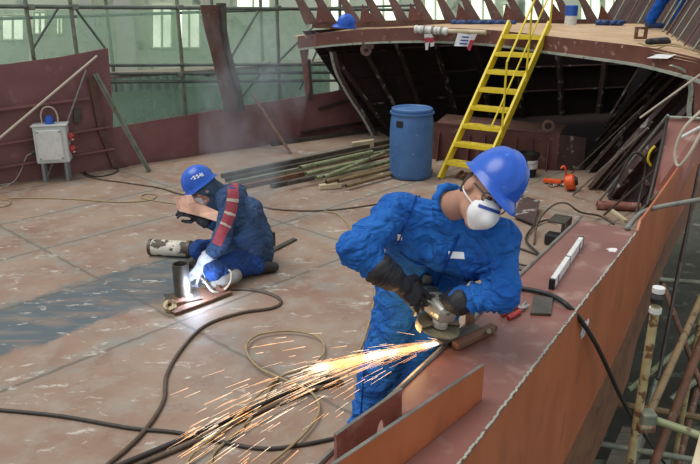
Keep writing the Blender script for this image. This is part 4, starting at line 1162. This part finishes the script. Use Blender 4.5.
    sdf_mesh('respirator', pm, .006, .02, M['mask'], root)
    gl = B()
    for s in (-1, 1):
        pts = [P(.105, s*.010, .012), P(.103, s*.034, .028), P(.092, s*.062, .022), P(.092, s*.062, -.004), P(.102, s*.036, -.010)]
        tube(gl, smoothpts(pts+[pts[0]], 4), .004, 6); tube(gl, [P(.09, s*.066, .014), P(.02, s*.10, .010)], .004, 6)
    obj('safety_glasses', gl, M['toolgrey'], root, True)
    for s in (-1, 1):
        b = B(); lathe(b, [(0, -.01), (.01, -.006), (.012, 0), (.01, .006), (0, .01)], P(.086, s*.032, .010), hf, 12); obj('eye', b, M['eye'], root, True)
    # gloves
    glove('glove', wrR, (ony(186, 211, 5.42)-wrR), V((.1, -.6, .8)), .9, M['glove'], root, 1.1, .02, -1, lerp(elR, wrR, .7))
    glove('glove', wrL+V((0, -.01, .02)), (ony(192, 282, 5.14)-wrL), V((-.2, -.9, .5)), .8, M['glovelight'], root, 1.2, .03, -1, lerp(elL, wrL, .72))
    return wrR, wrL
wrR, wrL = welder()
# welding shield held up in the gloved hand
ctr = ony(196, 205, 5.40)
bm = B()
front = [ony(173, 197, 5.34), ony(181, 196, 5.40), ony(189, 194, 5.46), ony(200, 203, 5.42), ony(222, 213, 5.34), ony(219, 222, 5.30), ony(200, 216, 5.32), ony(179, 211, 5.30)]
bmesh_n = V((.1, -.75, .65)).normalized()
prism(bm, front, bmesh_n*-.012)
sh = thing('welding_shield', 'pinkish tan hand shield held up by the kneeling welder', 'shield', ctr)
obj('panel', bm, M['tan'], sh, False, .004)
b = B(); prism(b, [ony(186, 197, 5.35), ony(192, 196, 5.35), ony(196, 204, 5.33), ony(188, 206, 5.31)], V((0, -.02, .02))); obj('folded_flap', b, M['tan'], sh, False, .004)
b = B(); tube(b, [ony(189, 212, 5.36), ony(184, 208, 5.36)], .014, 8); obj('grip', b, M['black'], sh, True)
# electrode holder + bright cable loop
eh = thing('electrode_holder', 'welding electrode holder in the pale glove at the pipe', 'welding tool', ony(196, 283, 5.12))
b = B(); tube(b, [ony(201, 276, 5.16), ony(192, 284, 5.12)], .014, 10); obj('handle', b, M['black'], eh, True)
b = B(); tube(b, [ony(192, 284, 5.12), onz(187, 297, .06)], .0035, 6); obj('electrode', b, M['barsteel'], eh, True)
cable('welding_lead', 'white lead looping from the electrode holder past the grey boot', None, .0095, 'cablewhite', cat='cable', pts=[ony(200, 277, 5.16), ony(205, 282, 5.08), ony(212, 291, 5.02), onz(222, 291, .03), onz(230, 283, .10), onz(231, 272, .16), onz(224, 268, .17)])
# arc
arcp = onz(190, 296, .07)
b = B(); bmesh.ops.create_icosphere(b, subdivisions=2, radius=.014, matrix=Matrix.Translation(arcp)); M['arc'] = glow('arc', '#dfe8ff', 60)
tag(obj('welding_arc', b, M['arc'], None, True), 'blinding blue white welding arc at the foot of the pipe', 'arc')
def light(name, typ, loc, energy, col, size=.1, rot=None, size_y=None):
    d = bpy.data.lights.new(name, typ); d.energy = energy; d.color = col
    if typ == 'AREA':
        d.size = size
        if size_y: d.shape = 'RECTANGLE'; d.size_y = size_y
    elif typ == 'SUN': d.angle = size
    else: d.shadow_soft_size = size
    o = bpy.data.objects.new(name, d); COL.objects.link(o); o.location = loc
    if rot: o.rotation_euler = rot
    return o
light('arc_light', 'POINT', arcp+V((.04, .0, .07)), 7, (.62, .74, 1), .03)
light('spark_light', 'POINT', dc+V((-.12, -.02, -.02)), 1.4, (1, .62, .28), .05)

# smoke from the weld
def smoke():
    b = B()
    pts = [onz(200, 284, .1)+V((0, .05, 0)), ony(222, 255, 5.75), ony(238, 205, 6.2), ony(246, 150, 6.9), ony(252, 100, 7.5), ony(252, 40, 8.0)]
    tube(b, smoothpts(pts, 5), [.12+.045*i*.55 for i in range(26)], 14)
    o = obj('smoke', b, None, None, True) if False else None
    bmesh.ops.recalc_face_normals(b, faces=b.faces); me = bpy.data.meshes.new('smoke'); b.to_mesh(me); b.free()
    k = NT('smoke'); k.t.nodes.remove(k.b)
    vol = k.n('ShaderNodeVolumePrincipled'); vol.inputs['Color'].default_value = (.78, .86, .95, 1)
    vol.inputs['Anisotropy'].default_value = .2
    d = k.ramp(k.noise(k.mapping((1, 1, .6)), 2.6, 4, .6, .5), .45, .80, 0, 1.1)
    k.l(d, vol.inputs['Density']); k.l(vol.outputs[0], k.out.inputs['Volume'])
    o = link('smoke', me, k.m); tag(o, 'thin blue grey welding smoke rising past the welder', 'smoke', None, 'stuff')
smoke()

# ================================================================ CLUTTER BETWEEN LEDGE AND HOLD
b = B(); 
pcs = [onz(515, 216, .02), onz(536, 200, .02), onz(538, 203, .14), onz(533, 224, .02)]
prism(b, [onz(514, 217, .03), onz(534, 225, .03), onz(540, 202, .10), onz(521, 196, .10)], (0, 0, .015)); tag(obj('scrap_plate', b, M['holdrib']), 'dark bent scrap plate lying on the deck behind the blue hard hat', 'plate')
hb = thing('dark_bracket', 'dark steel bracket lying tilted on deck beside the ledge', 'bracket', onz(568, 226, 0))
c = onz(566, 230, .1)
b = B(); bx(b, c, (.26, .03, .2), (aH, nH, Zv)); obj('web', b, M['holdrib'], hb)
b = B(); bx(b, c+Zv*.1-nH*.07, (.26, .17, .015), (aH, nH, Zv)); obj('flange', b, M['darksteel'], hb)
b = B(); bx(b, c-aH*.2-nH*.05-Zv*.04, (.14, .16, .1), (aH, nH, Zv)); obj('foot', b, M['black'], hb, False, .01)
# orange hoist
oh = thing('lever_hoist', 'orange lever hoist lying on the deck near the dark hold', 'hoist', onz(566, 185, 0))
c = onz(570, 182, .11)
b = B(); lathe(b, [(0, -.06), (.08, -.06), (.1, -.04), (.1, .04), (.08, .06), (0, .06)], c, (.9, -.35, .25), 18); obj('drum', b, M['orange'], oh, True)
b = B(); lathe(b, [(0, 0), (.06, 0), (.05, .03), (0, .03)], c+V((.055, -.02, .015)), (.9, -.35, .25), 14); obj('drum_cap', b, M['black'], oh, True)
b = B(); tube(b, smoothpts([c+V((-.05, .02, .06)), c+V((-.07, 0, .16)), c+V((-.1, 0, .2)), c+V((-.13, 0, .17))], 4), .014, 8); obj('hook', b, M['orange'], oh, True)
P, Q = onz(544, 180, .04), onz(562, 182, .06); x, y, d = basis(Q-P)
b = B(); bx(b, (P+Q)/2, (.07, .05, (Q-P).length), (x, y, d)); obj('lever', b, M['orange'], oh, False, .01)
for k in range(7):
    p = onz(549+k*2.3, 185+math.sin(k)*.8, .02); b = B(); lathe(b, [(.010, -.005), (.022, -.005), (.022, .005), (.010, .005), (.010, -.005)], p, (math.cos(k*1.6), .3, math.sin(k*1.6)), 10); obj('chain_link', b, M['chrome'], oh, True)
# dark bucket behind the hat
kc = onz(527, 176, 0)
bk = thing('bucket', 'dark paint bucket with a pale label behind the blue hard hat', 'bucket', kc)
b = B(); lathe(b, [(0, 0), (.11, 0), (.135, .30), (.14, .305), (.14, .32), (.125, .32), (.12, .28), (0, .05)], kc, (0, 0, 1), 24); obj('body', b, M['black'], bk, True)
b = B(); rings = [[kc+V((math.cos(a)*r, math.sin(a)*r, z)) for r, z in ((.124, .12), (.133, .235), (.130, .235), (.120, .12))] for a in np.linspace(-1.9, -.3, 12)]
loft(b, rings); obj('label', b, M['paper'], bk, True)
b = B(); tube(b, smoothpts([kc+V((-.14, 0, .3)), kc+V((-.1, -.1, .22)), kc+V((0, -.15, .19)), kc+V((.1, -.1, .22)), kc+V((.14, 0, .3))], 5), .004, 6); obj('handle', b, M['chrome'], bk, True)
# brown pipe and stick beyond the ledge
P, Q = onz(597, 205, .05), onz(640, 207, .05)
b = B(); pipe(b, P, Q, .05, .042, 16); tag(obj('pipe', b, M['primer'], None, True), 'dark red pipe lying on deck beyond the end of the ledge', 'pipe')
P, Q = onz(611, 210, .02), onz(626, 221, .02); x, y, d = basis(Q-P)
b = B(); bx(b, (P+Q)/2, (.04, .03, (Q-P).length), (x, y, d)); tag(obj('wood_stick', b, M['palewood']), 'short pale wooden stick lying by the dark red pipe', 'stick')
# long rods leaning up toward the near bulwark
RG = 'steel rods leaning on the near side of the hold'
rods = [((573, 195), (648, 128), .02, 1.05, 6.9, .014, 'barsteel', 'bright steel rod leaning up from the deck beside the hoist'),
        ((596, 205), (668, 115), .02, 1.05, 6.3, .013, 'cablegrey', 'grey rod continuing up in line with the ledge edge'),
        ((596, 190), (652, 122), .02, 1.0, 6.9, .01, 'darksteel', 'thin dark rod behind the bright steel rod'),
        ((604, 215), (655, 170), .02, .6, 6.0, .012, 'darksteel', 'dark rod low down beside the dark red pipe'),
        ((560, 184), (644, 106), .02, 1.2, 7.6, .008, 'darksteel', 'thinnest dark rod, deep in the mouth of the hold'),
        ((627, 225), (660, 192), .12, .7, 5.4, .014, 'cablegrey', 'short grey rod just past the end of the ledge')]
for p, q, z0, z1, Y1, r, mt, lb in rods:
    rod('steel_rod', lb, 'rod', onz(*p, z0), ony(*q, Y1), r, M[mt], RG)
# transverse web plate beyond the ledge
b = B(); q = [ony(668, 118, 6.1), ony(704, 119, 6.0), ony(704, 150, 5.95), ony(680, 190, 5.75), ony(650, 216, 5.6), ony(646, 205, 5.7)]
prism(b, q, (0.01, .014, 0)); obj('bracket_web', b, M['primer'], hull)
b = B(); tube(b, [ony(668, 117, 6.08), ony(706, 118.5, 5.98)], .012, 6); obj('web_edge', b, M['flange'], hull)
cable('cable', 'black cable hanging down the edge of the red web plate', None, .016, 'cabledark', pts=[ony(668, 116, 6.02), ony(665, 130, 6.0), ony(659, 158, 5.9), ony(652, 188, 5.75), ony(647, 206, 5.6)])
cable('cable', 'dark cable looped over the rods near the red web plate', None, .012, 'cabledark', pts=[ony(610, 196, 6.4), ony(624, 168, 6.4), ony(634, 153, 6.4), ony(644, 158, 6.4), ony(645, 172, 6.4), ony(640, 196, 6.3), ony(636, 215, 6.1)])
cable('cable', 'yellow curl of cable beside the red web plate', None, .012, 'yellow', pts=[ony(655, 146, 6.5), ony(650, 152, 6.5), ony(648, 160, 6.5), ony(651, 166, 6.5)])
cable('hose', 'pale brown hose hanging in a long loop over the hull edge', None, .013, 'cablewhite', pts=[ony(720, 96, 5.4), ony(700, 112, 5.4), ony(683, 130, 5.4), ony(675, 152, 5.4), ony(678, 166, 5.35), ony(688, 156, 5.3), ony(704, 128, 5.3)])
cable('hose', 'grey hose coming in over the hull plate to the end of the ledge', None, .018, 'cablegrey', pts=[onz(627, 228, .82), ony(640, 214, 4.75), ony(655, 208, 4.7), ony(675, 204, 4.6), ony(710, 198, 4.4)])
rod('steel_rod', 'thin light rod slanting across the end of the hold opening', 'rod', ony(640, 118, 6.6), ony(712, 66, 6.4), .010, M['cablewhite'], RG)
rod('steel_rod', 'short white bar resting over the hull edge by the hose loop', 'rod', ony(682, 137, 5.6), ony(706, 124, 5.5), .014, M['white'], RG)

# small stuff scattered at the ladder foot
for (x, y, s, mt, nm, lb, ct_) in ((425, 170, .09, 'paper', 'rag', 'white crumpled rag between the drum and the ladder', 'rag'), (466, 176, .10, 'rust', 'rag', 'brown crumpled rag under the ladder', 'rag'), (486, 172, .08, 'tarp', 'rag', 'dark blue crumpled rag beside the ladder foot', 'rag')):
    c = onz(x, y, s*.4); pr = [cap(c+V((random.uniform(-s, s), random.uniform(-s, s), 0)), c+V((random.uniform(-s, s), random.uniform(-s, s), s*.3)), s*.4, s*.25) for _ in range(4)]
    tag(sdf_mesh(nm, pr, .014, .03, M[mt], None, (.006, 40)), lb, ct_)

# ================================================================ ON THE UPPER DECK
hp = ony(346, 27, 11.15)
def deck_z(px, py): return None
hat = hard_hat('hard_hat', hp+V((0, .0, .03)), V((-.9, -.3, .1)), V((0, -.25, 1)), None, 1.35*1.0 if False else 1.12)
tag(hat, 'blue hard hat left on the edge of the upper deck', 'hard hat')
# white wrapped roll hung over the edge with tape and notice
P, Q = ony(415, 29, 10.45), ony(448, 31.5, 10.25)
rl = thing('wrapped_roll', 'white wrapped roll lying along the edge of the upper deck', 'roll', (P+Q)/2)
b = B(); tube(b, [lerp(P, Q, i/20) for i in range(21)], [.055+.008*math.sin(i*2.1) for i in range(21)], 10); obj('roll', b, M['white'], rl, True)
for t in (.3, .55, .8):
    b = B(); c = lerp(P, Q, t); lathe(b, [(.05, -.01), (.068, -.01), (.068, .01), (.05, .01)], c, Q-P, 12); obj('tie', b, M['plank'], rl, True)
P, Q = ony(448, 31, 10.25), ony(486, 32.5, 9.95); x, y, d = basis(Q-P)
b = B(); tube(b, [P, Q], .035, 10); tag(obj('pole', b, M['palewood'], None, True), 'pale pole resting on the upper deck edge beside the ladder', 'pole')
nt = thing('notice', 'white paper notice with blue lines hung below the deck edge', 'notice', ony(463, 40, 10.08))
b = B(); prism(b, [ony(454, 46, 10.12), ony(468, 46.5, 10.02), ony(475, 35, 10.02), ony(458, 33, 10.12)], (0, .008, 0)); obj('sheet', b, M['paper'], nt)
for k in range(3):
    b = B(); yy = 36.2+k*3.3; prism(b, [ony(461.5-k*1.2, yy+1.5, 10.06), ony(469-k*1.0, yy+1.9, 10.01), ony(469.5-k*1.0, yy+.4, 10.01), ony(462-k*1.2, yy, 10.06)], (0, .006, 0)); obj('print_line', b, M['markblue'], nt)
def tape(label, pix, Y, group):
    r = thing('warning_tape', label, 'tape', ony(*pix[0][0], Y), group)
    for k, (a, c) in enumerate(zip(pix, pix[1:])):
        b = B(); prism(b, [ony(*a[0], Y), ony(*a[1], Y), ony(*c[1], Y), ony(*c[0], Y)], (0, .006, 0)); obj('tape_piece', b, M['warnred'] if k % 2 else M['paper'], r)
tg = 'striped tape ends hanging under the roll'
tape('red and white tape end hanging under the wrapped roll, away from the notice', [((424, 34), (429, 34)), ((424.5, 38), (429.5, 37)), ((425, 43), (429, 42)), ((425.5, 50), (428, 50))], 10.3, tg)
tape('red and white tape flap hanging under the roll, toward the notice', [((429, 34), (432, 34)), ((429.5, 38), (433.5, 37)), ((430, 43), (434.5, 42)), ((430.5, 47), (434, 46))], 10.3, tg)
tape('white tape tail hanging beside the paper notice', [((471, 34), (477, 34)), ((470, 40), (474.5, 40)), ((467, 49), (470, 51))], 9.9, tg)
# paint tin, tarps, square ring, glove, cords, white plate
pt = ony(571, 17.5, 12.2); pt.z = 1.80
tn_ = thing('paint_tin', 'blue and white tin standing by the frames of the bow', 'tin', pt)
b = B(); lathe(b, [(0, 0), (.1, 0), (.1, .17), (0, .17)], pt, (0, 0, 1), 20); obj('white_part', b, M['white'], tn_, True)
b = B(); lathe(b, [(0, .17), (.102, .17), (.102, .33), (.09, .34), (0, .34)], pt, (0, 0, 1), 20); obj('blue_part', b, M['cobalt'], tn_, True)
for a_, lb in (((484, 22), 'dark blue tarpaulin bundle lying along the bow frames'), ((612, 22), 'small blue tarpaulin bundle near the blue trouser legs')):
    c = ony(*a_, 12.0); c.z = 1.86; w_ = .5 if a_[0] < 500 else .22
    pr = [cap(c+V((-w_+i*w_*.5, random.uniform(-.05, .05), 0)), c+V((-w_+(i+1)*w_*.5, random.uniform(-.05, .05), 0)), .05, .04) for i in range(4)]
    tag(sdf_mesh('tarpaulin', pr, .015, .03, M['tarp'], None, (.006, 30)), lb, 'tarpaulin')
c = ony(641, 33, 9.0)
b = B(); q = [(-.06, -.06), (.06, -.06), (.06, .06), (-.06, .06)]
for (x0, z0), (x1, z1) in zip(q, q[1:]+q[:1]): bx(b, c+V(((x0+x1)/2, 0, (z0+z1)/2)), (abs(x1-x0)+.03, .05, .03) if abs(x1-x0) > .01 else (.03, .05, abs(z1-z0)-.03))
tag(obj('square_ring', b, M['rust']), 'rusty square steel ring standing on the tan upper deck', 'ring')
c = ony(657, 41, 8.4); pr = [cap(c+V((-.10, 0, -.01)), c+V((.12, .02, .01)), .04, .035), cap(c+V((.0, -.03, 0)), c+V((.13, -.02, -.01)), .035, .03)]
tag(sdf_mesh('work_glove', pr, .012, .03, M['glove'], None), 'dark work glove lying on the tan upper deck', 'glove')
cable('cord', 'tan cord straggling over the corner of the upper deck', None, .009, 'cabletan', cat='cord', pts=[ony(638, 43, 8.2), ony(652, 46, 8.0), ony(664, 45, 7.9), ony(680, 47, 7.7), ony(700, 52, 7.4), ony(715, 56, 7.2)])
cable('cord', 'second tan cord beside the dark glove on the upper deck', None, .009, 'cabletan', cat='cord', pts=[ony(642, 44, 8.1), ony(655, 49, 7.9), ony(672, 44, 8.1), ony(690, 48, 7.8), ony(715, 50, 7.6)])
b = B(); prism(b, [ony(647, 58, 7.77), ony(668, 58.5, 7.4), ony(679, 53.5, 7.3), ony(658, 54, 7.65)], (-.01, -.012, 0)); obj('paint_patch', b, M['paper'], ud)
# padeye below the fascia
b = B(); c = ony(366, 50, 10.88); lathe(b, [(.035, -.015), (.09, -.015), (.09, .015), (.035, .015), (.035, -.015)], c, (.1, -1, .1), 18); bx(b, c+V((.03, 0, .07)), (.18, .03, .1)); obj('padeye', b, M['rib'], ud)

# leaning rods over the flare, beyond the upper deck
for i in range(14):
    t_ = .4+i*.32; k_ = min(int(t_), 4); p = lerp(fb[k_], fb[k_+1], t_-k_)+V((-.10, -.05, .0))
    rod('thin_bar', 'thin steel bar leaning on the bow flare behind the blue trousers', 'bar', p, p+V((.62+.015*i, .30, 1.18)), .017 if i < 8 else .011, M['rib' if i % 3 == 1 else 'scaf'], 'thin bars leaning on the bow flare')

# person whose blue trousers show at the top of the picture
def upper_person():
    ft1 = ony(650, 25, 11.2); ft1.z = 1.83; ft2 = ft1+V((.33, -.12, 0))
    root = thing('person', 'person on the upper deck of whom only blue trouser legs show', 'person', ft1-Zv*.03)
    hip = ft1+V((.22, -.15, .84))
    k1 = ft1+V((.10, -.16, .45)); k2 = ft2+V((.04, -.16, .45))
    sh_ = hip+V((-.1, -.12, .5)); nk = sh_+V((-.02, -.02, .1)); hc = nk+V((-.03, -.05, .16))
    pr, P, A = head(root, hc, V((-.4, -.8, -.3)), V((0, -.1, 1)))
    pr += [cap(P(-.02, 0, -.06), nk, .06, .065), cap(nk, sh_, .065, .09)]
    sdf_mesh('body', pr, .016, .02, M['skin'], root)
    cv = [cap(sh_+V((-.15, .08, 0)), hip+V((-.07, .03, 0)), .11, .13), cap(sh_+V((.15, -.08, 0)), hip+V((.07, -.03, 0)), .11, .13), cap(sh_+V((-.15, .08, 0)), sh_+V((.15, -.08, 0)), .1, .1),
          cap(sh_+V((-.18, .08, 0)), sh_+V((-.3, -.05, -.26)), .07, .06), cap(sh_+V((-.3, -.05, -.26)), sh_+V((-.26, -.28, -.34)), .06, .05), cap(sh_+V((.18, -.08, 0)), sh_+V((.2, -.24, -.26)), .07, .06), cap(sh_+V((.2, -.24, -.26)), sh_+V((.02, -.4, -.3)), .06, .05),
          cap(hip+V((-.08, 0, 0)), k1, .115, .09), cap(k1, ft1+V((0, 0, .1)), .085, .08), cap(hip+V((.08, 0, 0)), k2, .115, .09), cap(k2, ft2+V((0, 0, .1)), .085, .08)]
    sdf_mesh('coveralls', cv, .016, .04, M['trousers'], root, (.003, 18))
    for w in (sh_+V((-.26, -.28, -.34)), sh_+V((.02, -.4, -.3))):
        glove('glove', w, V((.1, -.6, -.5)), V((-.3, 0, .8)), .6, M['glove'], root, 1.0, .02, 1)
    for f_ in (ft1, ft2):
        sdf_mesh('boot', [cap(f_+V((-.02, 0, .07)), f_+V((-.02, 0, .03)), .06, .055), cap(f_+V((-.02, 0, .025)), f_+V((.20, -.06, .015)), .052, .042)], .012, .02, M['tarp'], root, (0, 0), [((0, 0, f_.z-.03), (0, 0, -1))])
    hard_hat('hard_hat', P(-.01, 0, .055), A[0], A[2], root, 1.0)
upper_person()

# ================================================================ PIT BESIDE THE HULL: SCAFFOLD AND LUMBER
ps = thing('scaffold', 'rusty tube scaffold standing in the pit beside the orange hull', 'scaffold', (1.9, 3.6, -3.0))
def ptube(a, b_, r=.024, mat='scaf', name='tube'):
    b = B(); tube(b, [a, b_], r, 10); return obj(name, b, M[mat], ps, True)
SX = ony(652, 330, 3.35)
ptube(V((SX.x, SX.y, -3)), V((SX.x, SX.y, ony(655, 306, 3.35).z)), .0245, 'scafyel', 'standard')
b = B(); bx(b, ony(647, 418, 3.33), (.085, .085, .09)); obj('coupler', b, M['scaf'], ps, False, .012)
b = B(); bx(b, ony(646, 428, 3.30), (.1, .05, .05)); obj('coupler', b, M['rust'], ps, False, .012)
ptube(ony(646, 417, 3.36), ony(730, 446, 3.1), .024, 'tubegreen', 'ledger')
ptube(ony(650, 412, 3.55), ony(704, 292, 4.6), .024, 'tubebrown', 'brace')
ptube(ony(706, 330, 4.4), ony(640, 500, 3.7), .03, 'rust', 'brace')
for zz in (.42, .36, .30):
    b = B(); lathe(b, [(.02, -.014), (.033, -.014), (.033, .014), (.02, .014)], V((SX.x, SX.y, ony(657, 300, 3.35).z+ (zz-.36)*1.0)), (0, 0, 1), 12); obj('white_insulator', b, M['white' if zz != .36 else 'black'], ps, True)
ptube(V((3.2, 5.6, -3)), V((3.2, 5.6, .9)), .024, 'scafyel', 'standard')
ptube(V((3.0, 4.0, -3)), V((3.0, 4.0, -.6)), .024, 'scaf', 'standard')
ptube(V((1.9, 4.4, -.95)), V((4.5, 3.6, -.95)), .024, 'scaf', 'ledger')
ptube(V((2.6, 6.4, -.4)), V((5.6, 5.8, -.4)), .024, 'scaf', 'ledger')
ptube(V((2.2, 3.2, -1.9)), V((4.8, 7.4, -.8)), .024, 'scaf', 'ledger')
ptube(V((2.9, 3.4, -1.6)), V((3.2, 6.9, -.2)), .024, 'rust', 'brace')
pit_items = [
 ((1.0, 2.9, -2.0), (3.2, 7.2, -1.9), 'tubegreen', 'greenish tube lying deep in the pit, close in along the hull'),
 ((1.2, 2.8, -2.1), (3.6, 7.0, -2.0), 'scaf', 'grey tube lying deep in the pit beside the greenish tube'),
 ((1.5, 2.8, -2.0), (4.0, 6.8, -2.0), 'rust', 'rusty tube lying deep in the pit, middle of the bundle'),
 ((1.7, 2.7, -2.1), (4.3, 6.4, -2.1), 'tubebrown', 'brown tube lying deep in the pit beside the rusty tube'),
 ((1.95, 2.7, -2.0), (4.6, 6.2, -2.0), 'scaf', 'grey tube lying deep in the pit, outer side of the bundle'),
 ((2.2, 2.7, -2.1), (5.0, 6.0, -2.1), 'tubegreen', 'greenish tube lying deep in the pit, outermost of the bundle')]
pit_items += [
 ((1.4, 4.2, -1.72), (4.2, 3.4, -1.72), 'rust', 'rusty tube lying across the pit bundle, nearest the hull end'),
 ((1.9, 5.0, -1.78), (5.0, 4.4, -1.78), 'scaf', 'grey tube lying across the middle of the pit bundle'),
 ((2.6, 6.2, -1.74), (5.6, 5.2, -1.74), 'tubebrown', 'brown tube lying across the far end of the pit bundle'),
 ((2.5, 3.0, -2.05), (5.6, 5.4, -2.0), 'rust', 'rusty tube lying skewed on the outer side of the pit bundle'),
 ((3.2, 6.8, -2.0), (6.2, 9.5, -1.9), 'tubegreen', 'greenish tube lying far along the pit'),
 ((3.6, 6.6, -2.0), (6.8, 9.2, -1.9), 'scaf', 'grey tube lying far along the pit beside the greenish one')]
for i, (p, q, mt, lb) in enumerate(pit_items):
    rod('pit_tube', lb, 'tube', p, q, .035, M[mt], 'tubes lying in the pit')
for i, (x, y, z, l, mt, lb) in enumerate(((2.0, 4.6, -2.25, 4.2, 'plank', 'long grey plank under the tubes in the pit'), (2.7, 4.3, -2.25, 4.2, 'strake', 'brown plank under the tubes in the pit'), (3.4, 5.2, -2.28, 4.5, 'plank', 'grey plank lying furthest out in the pit'))):
    b = B(); bx(b, (x, y, z), (.26, l, .05), (V((.839, -.544, 0)), aH, Zv)); tag(obj('plank', b, M[mt]), lb, 'plank', 'planks in the pit')
b = B(); bx(b, (3.3, 4.2, -2.62), (2.6, 3.6, .6)); tag(obj('concrete_block', b, M['concrete'], None, False, .03), 'large concrete block carrying the planks at the bottom of the pit', 'block')
b = B(); bx(b, (5.4, 8.0, -2.7), (.7, 1.2, .6), (aH, nH, Zv)); tag(obj('concrete_block', b, M['concrete'], None, False, .03), 'pale concrete block farther along the pit floor', 'block')
for i in range(7):
    rr = random.Random(20+i); u0 = 2.6+i*.5
    pts = [HP(u0+j*.12*rr.uniform(.5, 1.5), .10+rr.uniform(0, .5)+.1*j, .7-.38*j+rr.uniform(-.1, .1)) for j in range(6)]
    if i < 4: pts = [HP(5.4-.35*i+j*-.28, .07+.03*i+.02*j, .75-.16*j-.1*i+.1*math.sin(j*2+i)) for j in range(6)]
    cable('cable', ['dark cable hanging outside the hull, highest of the bunch', 'dark cable hanging outside the hull, second of the bunch', 'dark cable hanging outside the hull, third of the bunch', 'dark cable hanging outside the hull, lowest of the bunch', 'dark cable looping down into the pit nearest the strake end', 'dark cable looping down into the pit, middle one', 'dark cable looping down into the pit, outermost one'][i], None, .013, 'cabledark', pts=pts)
cc = ony(729, 452, 2.2)
b = B(); bx(b, cc, (.22, .5, .05), (nH, aH, Zv)); tag(obj('scaffold_board', b, M['palewood'], None, False, .005), 'pale scaffold board just showing at the bottom corner', 'board')

# ================================================================ LIGHT
w = bpy.data.worlds.new('world'); SC.world = w; w.use_nodes = True
bg = w.node_tree.nodes['Background']; bg.inputs['Color'].default_value = (.93, .97, 1.0, 1); bg.inputs['Strength'].default_value = .62
sun = light('daylight', 'SUN', (-4, -2, 9), 1.7, (1, .97, .92), math.radians(38))
sun.rotation_euler = V((.40, .06, -1)).to_track_quat('-Z', 'Y').to_euler()
vs = SC.view_settings
vs.view_transform = 'Standard'; vs.look = 'None'; vs.gamma = 1; vs.exposure = .25; vs.use_curve_mapping = False
try: SC.cycles.volume_step_rate = 2
except Exception: pass
for o in SC.objects:
    if '_w' in o: del o['_w']
